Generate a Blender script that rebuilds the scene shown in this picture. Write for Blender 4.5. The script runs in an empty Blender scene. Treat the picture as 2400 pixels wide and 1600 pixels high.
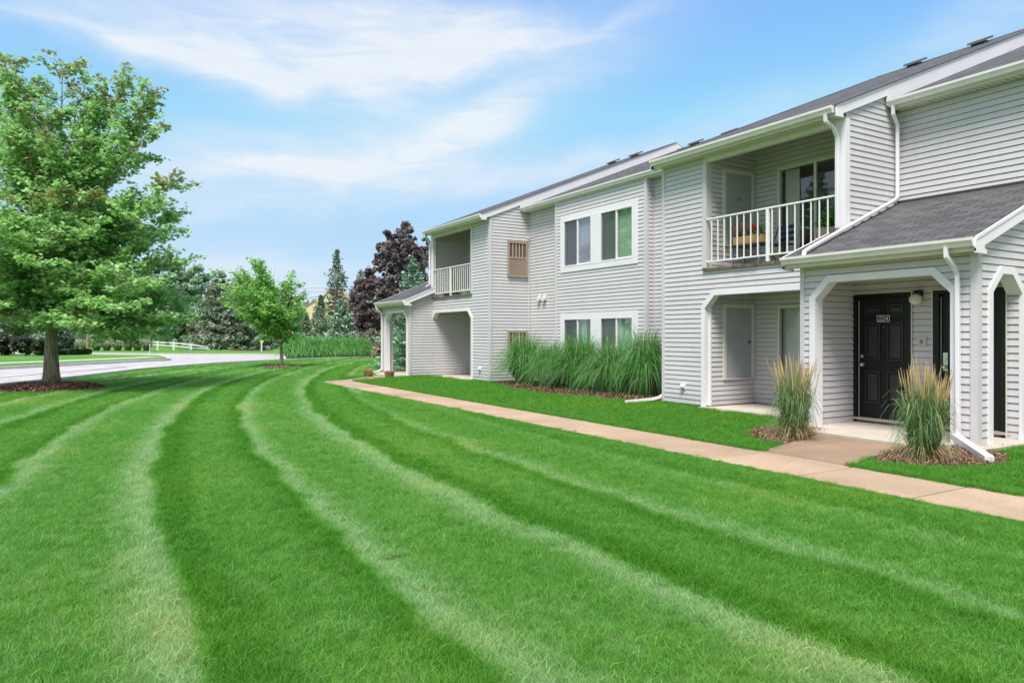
import bpy, bmesh, math, random
import numpy as np
from mathutils import Vector, Matrix, noise as mnoise
random.seed(7); np.random.seed(7)
R = math.radians
S = bpy.context.scene
COL = S.collection

# ---------------------------------------------------------------- camera
EYE = 1.53
FPX = 1680.0
YAW = R(30.765)
cam_d = bpy.data.cameras.new('camera'); cam = bpy.data.objects.new('camera', cam_d); COL.objects.link(cam)
cam.location = (0, 0, EYE); cam.rotation_euler = (R(90), 0, -YAW)
cam_d.sensor_width = 36; cam_d.lens = FPX / 2400 * 36; cam_d.shift_y = -15 / 2400
cam_d.clip_start = 0.1; cam_d.clip_end = 2000
S.camera = cam

# ---------------------------------------------------------------- world, sun, exposure
SUN_EL, SUN_AZ = R(60), R(228)          # azimuth clockwise from +Y
w = bpy.data.worlds.new('World'); S.world = w; w.use_nodes = True
nt = w.node_tree; nt.nodes.clear()
class NB:
    def __init__(s, nt): s.nt = nt
    def n(s, typ, ins={}, **kw):
        nd = s.nt.nodes.new(typ)
        for k, v in kw.items(): setattr(nd, k, v)
        for k, v in ins.items(): s.set(nd.inputs[k], v)
        return nd
    def set(s, sock, v):
        if hasattr(v, 'is_output') or isinstance(v, bpy.types.NodeSocket): s.nt.links.new(v, sock)
        else: sock.default_value = v
    def m(s, op, a, b=None, c=None, clamp=False):
        nd = s.nt.nodes.new('ShaderNodeMath'); nd.operation = op; nd.use_clamp = clamp
        s.set(nd.inputs[0], a)
        if b is not None: s.set(nd.inputs[1], b)
        if c is not None: s.set(nd.inputs[2], c)
        return nd.outputs[0]
    def mixc(s, f, a, b, bt='MIX'):
        nd = s.nt.nodes.new('ShaderNodeMix'); nd.data_type = 'RGBA'; nd.blend_type = bt
        s.set(nd.inputs[0], f); s.set(nd.inputs[6], a); s.set(nd.inputs[7], b)
        return nd.outputs[2]
    def ramp(s, f, stops, interp='LINEAR'):
        nd = s.nt.nodes.new('ShaderNodeValToRGB'); cr = nd.color_ramp; cr.interpolation = interp
        while len(cr.elements) > 1: cr.elements.remove(cr.elements[0])
        cr.elements[0].position = stops[0][0]; cr.elements[0].color = tuple(stops[0][1]) + (1,)
        for p, c in stops[1:]:
            e = cr.elements.new(p); e.color = tuple(c) + (1,)
        s.set(nd.inputs[0], f); return nd.outputs[0]
b = NB(nt)
sky = b.n('ShaderNodeTexSky'); sky.sky_type = 'NISHITA'; sky.sun_disc = False
sky.sun_elevation = SUN_EL; sky.sun_rotation = SUN_AZ; sky.altitude = 200; sky.air_density = 1.0; sky.dust_density = 1.0; sky.ozone_density = 1.5
tc = b.n('ShaderNodeTexCoord')
mp = b.n('ShaderNodeMapping', {'Vector': tc.outputs['Generated'], 'Rotation': (0, 0, YAW)})
sp = b.n('ShaderNodeSeparateXYZ', {0: mp.outputs[0]})
az = b.m('ARCTAN2', sp.outputs[0], sp.outputs[1])          # 0 straight north-east over the far lawn
el = b.m('ARCSINE', b.m('MINIMUM', b.m('MAXIMUM', sp.outputs[2], -0.999), 0.999))
def pt(px, py):
    return math.atan((px - 1200) / FPX), math.atan((785 - py) / math.hypot(FPX, px - 1200))
cxyz = b.n('ShaderNodeCombineXYZ', {0: az, 1: el})
def noise(scale, rot, det, dist, off):
    mm = b.n('ShaderNodeMapping', {'Vector': cxyz.outputs[0], 'Rotation': (0, 0, rot), 'Scale': scale, 'Location': off})
    return b.n('ShaderNodeTexNoise', {'Vector': mm.outputs[0], 'Scale': 1.0, 'Detail': det, 'Roughness': .55, 'Distortion': dist}).outputs[0]
n1 = noise((2.2, 12, 1), -.16, 5, .6, (3, 1, 0))
n2 = noise((5, 9, 1), -.1, 6, .4, (7, 2, 0))
n3 = noise((9, 45, 1), -.2, 4, .8, (1, 5, 0))
wx = b.m('MULTIPLY', b.m('SUBTRACT', n2, .5), .10)
mask = None
def blob(px, py, rx, ry, rot, amp, soft=1.0):
    global mask
    a0, e0 = pt(px, py); rx /= FPX; ry /= FPX
    dx = b.m('SUBTRACT', az, a0); dy = b.m('ADD', b.m('SUBTRACT', el, e0), wx)
    c, s_ = math.cos(rot), math.sin(rot)
    u = b.m('DIVIDE', b.m('ADD', b.m('MULTIPLY', dx, c), b.m('MULTIPLY', dy, s_)), rx)
    v = b.m('DIVIDE', b.m('SUBTRACT', b.m('MULTIPLY', dy, c), b.m('MULTIPLY', dx, s_)), ry)
    d = b.m('ADD', b.m('MULTIPLY', u, u), b.m('MULTIPLY', v, v))
    g = b.m('MULTIPLY', b.m('POWER', 2.718, b.m('MULTIPLY', d, -soft)), amp)
    mask = g if mask is None else b.m('ADD', mask, g)
blob(760, 70, 520, 95, .03, 1.0)
blob(640, 160, 340, 48, -.14, .75)
blob(1080, 115, 300, 50, .2, .55)
blob(1400, 60, 260, 22, .2, .3)
blob(1020, 150, 260, 40, .05, .5)
blob(720, 412, 480, 44, .05, 1.1)
blob(1060, 315, 330, 50, .38, .85)
blob(850, 330, 340, 75, .1, .38)
blob(620, 330, 300, 35, .1, .3)
blob(1300, 400, 330, 26, .22, .4)
blob(1850, 250, 500, 50, .3, .28)
blob(2330, 60, 130, 60, .3, .3)
blob(420, 130, 260, 35, -.1, .35)
blob(120, 30, 300, 18, -.08, .15)
blob(520, 500, 420, 30, .08, .35)
blob(300, 640, 600, 80, 0, .45)
blob(950, 720, 700, 70, 0, .45)
# hazy white horizon all round and unseen cloud banks added behind for neutral fill
hor = b.m('MULTIPLY', b.m('POWER', 2.718, b.m('MULTIPLY', b.m('ABSOLUTE', el), -9.0)), .42)
back = b.m('MULTIPLY', b.m('SMOOTHSTEP' if False else 'MULTIPLY', b.m('SUBTRACT', b.m('ABSOLUTE', az), .85, clamp=True), 1.6, clamp=True), .75)
up = b.m('MULTIPLY', b.m('SUBTRACT', el, .62, clamp=True), 1.6, clamp=True)
tex = b.m('ADD', .68, b.m('ADD', b.m('MULTIPLY', b.m('SUBTRACT', n1, .40), 1.0), b.m('MULTIPLY', b.m('SUBTRACT', n3, .5), .75)))
cl = b.m('MULTIPLY', b.m('ADD', b.m('MULTIPLY', b.m('ADD', mask, b.m('MAXIMUM', back, up)), tex), hor), 1.0, clamp=True)
hs = b.n('ShaderNodeHueSaturation', {'Hue': .5, 'Saturation': 1.0, 'Value': 1.0, 'Color': sky.outputs[0]})
tint = b.mixc(1.0, hs.outputs[0], (0.66, 0.91, 1.0, 1), 'MULTIPLY')
SKY_GAIN, CLOUD = 1.0, 3.35
tint = b.mixc(1.0, tint, (1.5, 2.55, 3.6, 1), 'DARKEN')
cl = b.m('MULTIPLY', cl, b.m('ADD', b.m('MULTIPLY', n3, .25), .74), clamp=True)
fin = b.mixc(cl, tint, (CLOUD * .98, CLOUD * 1.02, CLOUD * 1.06, 1))
bg = b.n('ShaderNodeBackground', {'Color': fin, 'Strength': 0.15})
out = b.n('ShaderNodeOutputWorld'); nt.links.new(bg.outputs[0], out.inputs[0])

sun_d = bpy.data.lights.new('sun', 'SUN'); sun_d.energy = 2.9; sun_d.angle = R(22); sun_d.color = (1, .96, .9)
sun = bpy.data.objects.new('sun', sun_d); COL.objects.link(sun)
sd = Vector((math.sin(SUN_AZ) * math.cos(SUN_EL), math.cos(SUN_AZ) * math.cos(SUN_EL), math.sin(SUN_EL)))
sun.rotation_euler = sd.to_track_quat('Z', 'Y').to_euler(); sun.location = sd * 60
S.view_settings.view_transform = 'Standard'; S.view_settings.look = 'None'; S.view_settings.gamma = 1
S.view_settings.exposure = 0.85
S.cycles.max_bounces = 8; S.cycles.transparent_max_bounces = 12; S.cycles.diffuse_bounces = 5
S.cycles.caustics_reflective = False; S.cycles.caustics_refractive = False

# ---------------------------------------------------------------- helpers
SY, CY = math.sin(YAW), math.cos(YAW)
def world(px, d):                    # column of the view and distance -> plan position
    r = (px - 1200) / FPX
    return (d * (SY + CY * r), d * (CY - SY * r))
def ground_pt(px, py, z=0.0):
    d = FPX * (EYE - z) / (py - 785.0); return world(px, d)
def on_x(px, X):
    r = (px - 1200) / FPX; return X / (SY + CY * r) * (CY - SY * r)

MATS = {}
def mat(name, col, rough=.6, var=0.0, vscale=3.0, bump=0.0, bscale=40.0, spec=.3, metal=0.0, attr=None, trans=0.0, col2=None, coat=0):
    if name in MATS: return MATS[name]
    m = bpy.data.materials.new(name); m.use_nodes = True; MATS[name] = m
    b = NB(m.node_tree); bs = m.node_tree.nodes['Principled BSDF']; ou = m.node_tree.nodes['Material Output']
    bs.inputs['Roughness'].default_value = rough; bs.inputs['Metallic'].default_value = metal
    bs.inputs['Specular IOR Level'].default_value = spec
    if coat: bs.inputs['Coat Weight'].default_value = coat; bs.inputs['Coat Roughness'].default_value = .1
    c = tuple(col) + (1,)
    tc = b.n('ShaderNodeNewGeometry')
    cc = c
    if attr:
        at = b.n('ShaderNodeAttribute', attribute_name='Col'); cc = at.outputs['Color']
    if var > 0:
        nz = b.n('ShaderNodeTexNoise', {'Vector': tc.outputs['Position'], 'Scale': vscale, 'Detail': 5.0, 'Roughness': .6})
        f = b.n('ShaderNodeMapRange', {0: nz.outputs[0], 1: .3, 2: .7, 3: 0.0, 4: 1.0})
        lo = tuple(x * (1 - var) for x in col) + (1,)
        hi = (tuple(min(1, x * (1 + var)) for x in col) if col2 is None else tuple(col2)) + (1,)
        vv = b.mixc(f.outputs[0], lo, hi)
        cc = vv if not attr else b.mixc(1.0, cc, b.mixc(f.outputs[0], (1 - var,) * 3 + (1,), (1 + var,) * 3 + (1,)), 'MULTIPLY')
    b.set(bs.inputs['Base Color'], cc)
    if bump > 0:
        nz = b.n('ShaderNodeTexNoise', {'Vector': tc.outputs['Position'], 'Scale': bscale, 'Detail': 4.0})
        bp = b.n('ShaderNodeBump', {'Height': nz.outputs[0], 'Strength': bump, 'Distance': .02})
        b.set(bs.inputs['Normal'], bp.outputs[0])
    if trans > 0:
        tr = b.n('ShaderNodeBsdfTranslucent'); b.set(tr.inputs[0], cc)
        mx = b.n('ShaderNodeMixShader', {0: trans}); b.set(mx.inputs[1], bs.outputs[0]); b.set(mx.inputs[2], tr.outputs[0])
        b.set(ou.inputs[0], mx.outputs[0])
    return m

def tag(o, label=None, cat=None, group=None, kind=None):
    if label: o['label'] = label
    if cat: o['category'] = cat
    if group: o['group'] = group
    if kind: o['kind'] = kind
    return o
def empty(name, loc, rz=0, label=None, cat=None, group=None):
    o = bpy.data.objects.new(name, None); COL.objects.link(o); o.location = loc; o.rotation_euler = (0, 0, rz)
    o.empty_display_size = .2
    return tag(o, label, cat, group)
def origin(p):
    """total translation of a parent chain (parents of world-coordinate parts carry no rotation)"""
    v = Vector((0, 0, 0))
    while p is not None: v += p.location; p = p.parent
    return v
class MB:
    def __init__(s): s.v = []; s.f = []; s.uv = None; s.smooth = False
    def face(s, pts):
        n = len(s.v); s.v += [tuple(p) for p in pts]; s.f.append(list(range(n, n + len(pts)))); return s
    def box(s, x0, x1, y0, y1, z0, z1):
        if x0 > x1: x0, x1 = x1, x0
        if y0 > y1: y0, y1 = y1, y0
        n = len(s.v)
        s.v += [(x, y, z) for z in (z0, z1) for y in (y0, y1) for x in (x0, x1)]
        for q in ((0, 2, 3, 1), (4, 5, 7, 6), (0, 1, 5, 4), (2, 6, 7, 3), (0, 4, 6, 2), (1, 3, 7, 5)): s.f.append([n + i for i in q])
        return s
    def prism(s, pts, axis, a, b_):
        """extrude 2-D polygon; axis y: pts (x,z); axis x: pts (y,z); axis z: pts (x,y)"""
        if a > b_: a, b_ = b_, a
        def P(p, t): return {'y': (p[0], t, p[1]), 'x': (t, p[0], p[1]), 'z': (p[0], p[1], t)}[axis]
        n = len(s.v); k = len(pts)
        s.v += [P(p, a) for p in pts] + [P(p, b_) for p in pts]
        s.f.append([n + i for i in range(k)][::-1]); s.f.append([n + k + i for i in range(k)])
        for i in range(k):
            j = (i + 1) % k; s.f.append([n + i, n + j, n + k + j, n + k + i])
        return s
    def band(s, outer, inner, axis, a, b_):
        """closed-open frame between two matching open polylines, extruded"""
        for i in range(len(outer) - 1):
            s.prism([outer[i], outer[i + 1], inner[i + 1], inner[i]], axis, a, b_)
        return s
    def tube(s, pts, r, n=8, flat=1.0, cap=True):
        pts = [Vector(p) for p in pts]; rr = r if isinstance(r, (list, tuple)) else [r] * len(pts)
        base = len(s.v); up = Vector((0, 0, 1)); prev = None
        for i, p in enumerate(pts):
            t = (pts[min(i + 1, len(pts) - 1)] - pts[max(i - 1, 0)])
            if t.length < 1e-9: t = Vector((0, 0, 1))
            t.normalize()
            if prev is None:
                a = t.cross(up)
                if a.length < .05: a = t.cross(Vector((0, 1, 0)))
            else: a = prev - t * prev.dot(t)
            a.normalize(); prev = a; c = t.cross(a)
            for k in range(n):
                an = 2 * math.pi * (k + .5) / n
                s.v.append(tuple(p + a * math.cos(an) * rr[i] + c * math.sin(an) * rr[i] * flat))
        for i in range(len(pts) - 1):
            for k in range(n):
                s.f.append([base + i * n + k, base + i * n + (k + 1) % n, base + (i + 1) * n + (k + 1) % n, base + (i + 1) * n + k])
        if cap:
            s.f.append([base + k for k in range(n)][::-1]); e = base + (len(pts) - 1) * n; s.f.append([e + k for k in range(n)])
        return s
    def sphere(s, c, rx, ry, rz, nu=12, nv=8):
        base = len(s.v); c = Vector(c)
        for i in range(nv + 1):
            th = math.pi * i / nv
            for k in range(nu):
                ph = 2 * math.pi * k / nu
                s.v.append((c.x + rx * math.sin(th) * math.cos(ph), c.y + ry * math.sin(th) * math.sin(ph), c.z + rz * math.cos(th)))
        for i in range(nv):
            for k in range(nu):
                s.f.append([base + i * nu + k, base + i * nu + (k + 1) % nu, base + (i + 1) * nu + (k + 1) % nu, base + (i + 1) * nu + k])
        return s
    def lathe(s, c, prof, n=16):
        base = len(s.v)
        for r, z in prof:
            for k in range(n):
                an = 2 * math.pi * k / n; s.v.append((c[0] + r * math.cos(an), c[1] + r * math.sin(an), c[2] + z))
        for i in range(len(prof) - 1):
            for k in range(n):
                s.f.append([base + i * n + k, base + i * n + (k + 1) % n, base + (i + 1) * n + (k + 1) % n, base + (i + 1) * n + k])
        s.f.append([base + k for k in range(n)][::-1]); e = base + (len(prof) - 1) * n; s.f.append([e + k for k in range(n)])
        return s
    def build(s, name, m, parent=None, bevel=0, smooth=False, local=False):
        me = bpy.data.meshes.new(name); me.from_pydata(s.v, [], s.f); me.materials.append(m); me.validate()
        o = bpy.data.objects.new(name, me); COL.objects.link(o)
        if parent is not None:
            o.parent = parent
            if not local: o.location = -origin(parent)
        if bevel:
            md = o.modifiers.new('b', 'BEVEL'); md.width = bevel; md.segments = 2; md.limit_method = 'ANGLE'
        if smooth:
            me.polygons.foreach_set('use_smooth', [True] * len(me.polygons))
        return o
def np_mesh(name, V, K, m, col=None, parent=None, loops=None, smooth=False):
    """V: (nf*K,3) one K-gon per face; col per face (nf,3)"""
    nv = len(V); nf = nv // K if loops is None else len(loops) // K
    me = bpy.data.meshes.new(name)
    me.vertices.add(nv); me.vertices.foreach_set('co', np.ascontiguousarray(V, dtype=np.float32).ravel())
    L = np.arange(nv, dtype=np.int32) if loops is None else np.asarray(loops, dtype=np.int32)
    me.loops.add(len(L)); me.loops.foreach_set('vertex_index', L)
    me.polygons.add(nf); me.polygons.foreach_set('loop_start', np.arange(0, nf * K, K, dtype=np.int32))
    me.polygons.foreach_set('loop_total', np.full(nf, K, dtype=np.int32))
    if smooth: me.polygons.foreach_set('use_smooth', np.ones(nf, dtype=bool))
    me.update(calc_edges=True)
    if col is not None:
        ca = me.color_attributes.new('Col', 'FLOAT_COLOR', 'POINT')
        c = np.ones((nv, 4), dtype=np.float32)
        c[:, :3] = col if len(col) == nv else np.repeat(col, K, axis=0)
        ca.data.foreach_set('color', c.ravel())
    me.materials.append(m)
    o = bpy.data.objects.new(name, me)
    COL.objects.link(o)
    if parent is not None: o.parent = parent
    return o

# ---------------------------------------------------------------- materials
M_side = mat('siding_vinyl', (.655, .615, .632), .5, spec=.25)
M_white = mat('white_trim', (.80, .76, .795), .45, var=.03, vscale=2)
M_gutter = mat('gutter_paint', (.82, .765, .75), .4, var=.06, vscale=6)
M_cream = mat('soffit_cream', (.68, .65, .58), .5, var=.04, vscale=5)
M_rail = mat('rail_paint', (.82, .81, .78), .4)
M_black = mat('door_black', (.008, .008, .009), .42, spec=.35)
M_metal = mat('nickel', (.7, .69, .66), .25, metal=1)
M_alu = mat('threshold_metal', (.55, .52, .48), .4, metal=.6)
M_dark = mat('dark_void', (.03, .03, .03), .8)
M_room = mat('room_paint', (.34, .32, .30), .9)
M_blind = mat('blind_vinyl', (.80, .82, .78), .6, trans=.3)
M_blindg = mat('blind_green', (.46, .68, .48), .6, trans=.2)
M_grey = mat('closet_grey', (.40, .41, .43), .5, var=.04)
M_tan = mat('sleeve_tan', (.37, .28, .23), .5, var=.08, vscale=8)
M_tanlt = mat('sleeve_tan_light', (.60, .47, .39), .5)
M_wood = mat('weathered_wood', (.16, .12, .09), .9, var=.6, vscale=14, bump=.6)
M_found = mat('foundation', (.22, .20, .17), .9, var=.3, vscale=6, bump=.4)
M_conc = mat('concrete_slab', (.54, .47, .40), .85, var=.10, vscale=2.5, bump=.3, bscale=90)
M_flash = mat('flashing', (.05, .045, .045), .6)
M_bark = mat('bark', (.20, .165, .13), .95, var=.4, vscale=9, bump=1.0, bscale=25)
def bark_mat():
    m = M_bark; b = NB(m.node_tree); bs = m.node_tree.nodes['Principled BSDF']
    g = b.n('ShaderNodeNewGeometry')
    mp = b.n('ShaderNodeMapping', {'Vector': g.outputs['Position'], 'Scale': (22, 22, 2.2)})
    nz = b.n('ShaderNodeTexNoise', {'Vector': mp.outputs[0], 'Scale': 1.0, 'Detail': 6.0, 'Roughness': .65})
    c = b.ramp(nz.outputs[0], [(.30, (.10, .075, .05)), (.5, (.29, .24, .17)), (.68, (.46, .43, .36))])
    b.set(bs.inputs['Base Color'], c)
    bp = b.n('ShaderNodeBump', {'Height': nz.outputs[0], 'Strength': 1.0, 'Distance': .05}); b.set(bs.inputs['Normal'], bp.outputs[0])
bark_mat()

def siding_mat():
    m = M_side; b = NB(m.node_tree); bs = m.node_tree.nodes['Principled BSDF']
    g = b.n('ShaderNodeNewGeometry'); s = b.n('ShaderNodeSeparateXYZ', {0: g.outputs['Position']})
    row = b.m('FLOOR', b.m('DIVIDE', b.m('SUBTRACT', s.outputs[2], .05), .1016))
    run = b.m('ADD', s.outputs[0], s.outputs[1])
    pan = b.m('FLOOR', b.m('ADD', b.m('DIVIDE', run, 3.66), b.m('MULTIPLY', b.m('FLOOR', b.m('DIVIDE', row, 2.0)), .377)))
    wn = b.n('ShaderNodeTexWhiteNoise', {'Vector': b.n('ShaderNodeCombineXYZ', {0: b.m('FLOOR', b.m('DIVIDE', row, 2.0)), 1: pan}).outputs[0]}, noise_dimensions='2D')
    st = b.n('ShaderNodeMapping', {'Vector': g.outputs['Position'], 'Scale': (7, 7, .5)})
    n1 = b.n('ShaderNodeTexNoise', {'Vector': st.outputs[0], 'Scale': 1.0, 'Detail': 4.0})
    n2 = b.n('ShaderNodeTexNoise', {'Vector': g.outputs['Position'], 'Scale': 1.1, 'Detail': 3.0})
    f = b.m('ADD', b.m('MULTIPLY', wn.outputs[0], .045), b.m('ADD', b.m('MULTIPLY', n1.outputs[0], .10), b.m('MULTIPLY', n2.outputs[0], .09)))
    f = b.m('ADD', f, .885)
    c = b.mixc(1.0, (.605, .572, .590, 1), b.n('ShaderNodeCombineColor', {0: f, 1: f, 2: f}).outputs[0], 'MULTIPLY')
    # mud splashed on the lowest boards
    sp = b.m('MULTIPLY', b.m('SUBTRACT', .34, s.outputs[2], clamp=True), b.m('MULTIPLY', n1.outputs[0], 2.2), clamp=True)
    c = b.mixc(sp, c, (.30, .27, .22, 1))
    b.set(bs.inputs['Base Color'], c)
    n3 = b.n('ShaderNodeTexNoise', {'Vector': g.outputs['Position'], 'Scale': 2.2, 'Detail': 1.0})
    bp = b.n('ShaderNodeBump', {'Height': n3.outputs[0], 'Strength': .25, 'Distance': .03}); b.set(bs.inputs['Normal'], bp.outputs[0])
siding_mat()
def shingle_mat():
    m = bpy.data.materials.new('asphalt_shingle'); m.use_nodes = True
    b = NB(m.node_tree); bs = m.node_tree.nodes['Principled BSDF']; bs.inputs['Roughness'].default_value = .92
    uv = b.n('ShaderNodeUVMap')
    br = b.n('ShaderNodeTexBrick', {'Vector': uv.outputs[0], 'Color1': (.068, .065, .069, 1), 'Color2': (.120, .113, .118, 1), 'Mortar': (.035, .03, .034, 1),
             'Scale': 1.0, 'Mortar Size': .009, 'Mortar Smooth': .3, 'Bias': 0.0, 'Brick Width': .31, 'Row Height': .14})
    br.offset = .5
    sx = b.n('ShaderNodeSeparateXYZ', {0: uv.outputs[0]})
    # granule speckle plus slow weathering
    g = b.n('ShaderNodeNewGeometry')
    n1 = b.n('ShaderNodeTexNoise', {'Vector': g.outputs['Position'], 'Scale': 60.0, 'Detail': 3.0})
    n2 = b.n('ShaderNodeTexNoise', {'Vector': g.outputs['Position'], 'Scale': 1.2, 'Detail': 4.0})
    f = b.m('ADD', b.m('MULTIPLY', n1.outputs[0], .7), b.m('MULTIPLY', n2.outputs[0], .6))
    f = b.m('ADD', f, .35)
    cc = b.mixc(1.0, br.outputs[0], b.n('ShaderNodeCombineColor', {0: f, 1: f, 2: f}).outputs[0], 'MULTIPLY')
    b.set(bs.inputs['Base Color'], cc)
    row = b.m('FRACT', b.m('DIVIDE', sx.outputs[1], .14))
    h = b.m('SUBTRACT', b.m('MULTIPLY', row, -1.0), b.m('MULTIPLY', br.outputs[1], .6))
    h = b.m('ADD', h, b.m('MULTIPLY', n1.outputs[0], .4))
    bp = b.n('ShaderNodeBump', {'Height': h, 'Strength': 1.0, 'Distance': .02}); b.set(bs.inputs['Normal'], bp.outputs[0])
    return m
M_shingle = shingle_mat()

def glass_mat():
    m = bpy.data.materials.new('window_glass'); m.use_nodes = True; nt = m.node_tree; nt.nodes.clear(); b = NB(nt)
    tr = b.n('ShaderNodeBsdfTransparent', {0: (.93, .95, .93, 1)})
    gl = b.n('ShaderNodeBsdfGlossy', {'Color': (.95, .97, 1, 1), 'Roughness': .01})
    lw = b.n('ShaderNodeLayerWeight', {0: .5})
    g = b.n('ShaderNodeNewGeometry')
    nz = b.n('ShaderNodeTexNoise', {'Vector': g.outputs['Position'], 'Scale': 1.6, 'Detail': 1.0})
    bp = b.n('ShaderNodeBump', {'Height': nz.outputs[0], 'Strength': .12, 'Distance': .03}); b.set(gl.inputs['Normal'], bp.outputs[0])
    f = b.m('ADD', b.m('MULTIPLY', b.m('POWER', lw.outputs['Facing'], 2.5), .8), .10, clamp=True)
    mx = b.n('ShaderNodeMixShader', {0: f, 1: tr.outputs[0], 2: gl.outputs[0]})
    b.n('ShaderNodeOutputMaterial', {0: mx.outputs[0]})
    return m
M_glass = glass_mat()
def screen_mat():
    m = bpy.data.materials.new('insect_mesh'); m.use_nodes = True; nt = m.node_tree; nt.nodes.clear(); b = NB(nt)
    b.n('ShaderNodeOutputMaterial', {0: b.n('ShaderNodeMixShader', {0: .5, 1: b.n('ShaderNodeBsdfTransparent').outputs[0], 2: b.n('ShaderNodeBsdfDiffuse', {0: (.10, .10, .11, 1)}).outputs[0]}).outputs[0]})
    return m
M_screen = screen_mat()
# ================================================================= the apartment building
XF, XM, XP, XD = 11.15, 12.63, 10.20, 11.35      # block front, main wall, porch front, porch door wall
SL = .406
bld = empty('apartment_building', (XM, 16.1, 0), 0, 'long two storey apartment house in pale grey clapboard siding with balconies and porches', 'apartment house')
def part(name, mb, m, parent=bld, **k): return mb.build(name, m, parent, **k)
H_S = .1016; GAP = .0088
def siding(mb, origin_, U, N, polys, lip=.0145, zoff=.05):
    """lapped boards clipped to an even-odd polygon set in (along, z)"""
    O, U, N = Vector(origin_), Vector(U), Vector(N)
    edges = []; zs = set()
    for P in polys:
        for i in range(len(P)):
            a, c = P[i], P[(i + 1) % len(P)]; zs.add(round(a[1], 5))
            if abs(a[1] - c[1]) > 1e-6: edges.append((a, c))
    z0, z1 = min(zs), max(zs)
    k0 = math.floor((z0 - zoff) / H_S); k = k0
    while zoff + k * H_S < z1:
        zs.add(round(zoff + k * H_S, 5)); zs.add(round(zoff + k * H_S + GAP, 5)); k += 1
    zs = sorted(z for z in zs if z0 - 1e-6 <= z <= z1 + 1e-6)
    def cross(z):
        r = []
        for a, c in edges:
            lo, hi = (a, c) if a[1] < c[1] else (c, a)
            if lo[1] <= z < hi[1]: r.append(lo[0] + (hi[0] - lo[0]) * (z - lo[1]) / (hi[1] - lo[1]))
        return sorted(r)
    def P3(a, z, o): return O + U * a + N * o + Vector((0, 0, z))
    for za, zb in zip(zs[:-1], zs[1:]):
        if zb - za < 1e-4: continue
        ca, cb = cross(za + 2e-5), cross(zb - 2e-5)
        if len(ca) != len(cb): continue
        kk = math.floor(((za + zb) / 2 - zoff) / H_S); zc = zoff + kk * H_S
        oa = lip * (1 - (za - zc) / H_S); ob = lip * (1 - (zb - zc) / H_S)
        for i in range(0, len(ca), 2):
            if zb <= zc + GAP + 1e-4:      # the open lap groove: only the back of it
                mb.face([P3(ca[i], za, -.055), P3(ca[i + 1], za, -.055), P3(cb[i + 1], zb, -.055), P3(cb[i], zb, -.055)])
            else:
                mb.face([P3(ca[i], za, oa), P3(ca[i + 1], za, oa), P3(cb[i + 1], zb, ob), P3(cb[i], zb, ob)])
            if abs(za - zc - GAP) < 1e-4:
                mb.face([P3(ca[i], za, -.055), P3(ca[i + 1], za, -.055), P3(ca[i + 1], za, oa), P3(ca[i], za, oa)])
            if abs(za - zc) < 1e-4:
                mb.face([P3(ca[i], za, -.055), P3(ca[i + 1], za, -.055), P3(ca[i + 1], za, 0), P3(ca[i], za, 0)])
    return mb
def rect(a0, a1, z0, z1): return [(a0, z0), (a1, z0), (a1, z1), (a0, z1)]
def arch(a0, a1, z0, z1, ch, r=True, l=True):
    """chamfered opening"""
    P = [(a0, z0), (a1, z0)]
    P += [(a1, z1 - ch), (a1 - ch, z1)] if r else [(a1, z1)]
    P += [(a0 + ch, z1), (a0, z1 - ch)] if l else [(a0, z1)]
    return P
def roof_poly(mb, pts):        # pts: list of (x,y,z); uv in metres
    mb.face(pts); return mb
def roof_slab(name, x0, z0, x1, z1, y0, y1, th=.035, parent=bld):
    """single slope slab, eave at x0; carries metre uv"""
    L = math.hypot(x1 - x0, z1 - z0); nx, nz = -(z1 - z0) / L, (x1 - x0) / L
    me = bpy.data.meshes.new(name)
    a, c = (x0, z0), (x1, z1)
    v = [(x0, y0, z0), (x1, y0, z1), (x1, y1, z1), (x0, y1, z0)]
    v += [(p[0] - nx * th, p[1], p[2] - nz * th) for p in v]
    f = [(0, 1, 2, 3), (7, 6, 5, 4), (0, 4, 5, 1), (1, 5, 6, 2), (2, 6, 7, 3), (3, 7, 4, 0)]
    me.from_pydata(v, [], f); uvl = me.uv_layers.new(name='UVMap')
    sg = 1 if x1 > x0 else -1
    for lp in me.loops:
        p = v[lp.vertex_index]; uvl.data[lp.index].uv = (p[1] + 40, (p[0] - x0) * sg * math.hypot(1, SL) + .003)
    me.materials.append(M_shingle)
    o = bpy.data.objects.new(name, me); COL.objects.link(o); o.parent = parent; o.location = -origin(parent)
    return o

RIDGE = 19.15
def zB(x): return 5.40 + SL * (x - 10.85)      # block roof surface
def zM(x): return 5.72 + SL * (x - 12.33)      # main roof surface
def zP(x): return 2.82 + SL * (x - 9.95)       # porch roof surface
XB2 = 2 * RIDGE - 12.33
YN, YE = -6.0, 24.55                           # near end (outside the photograph) and far end

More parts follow.
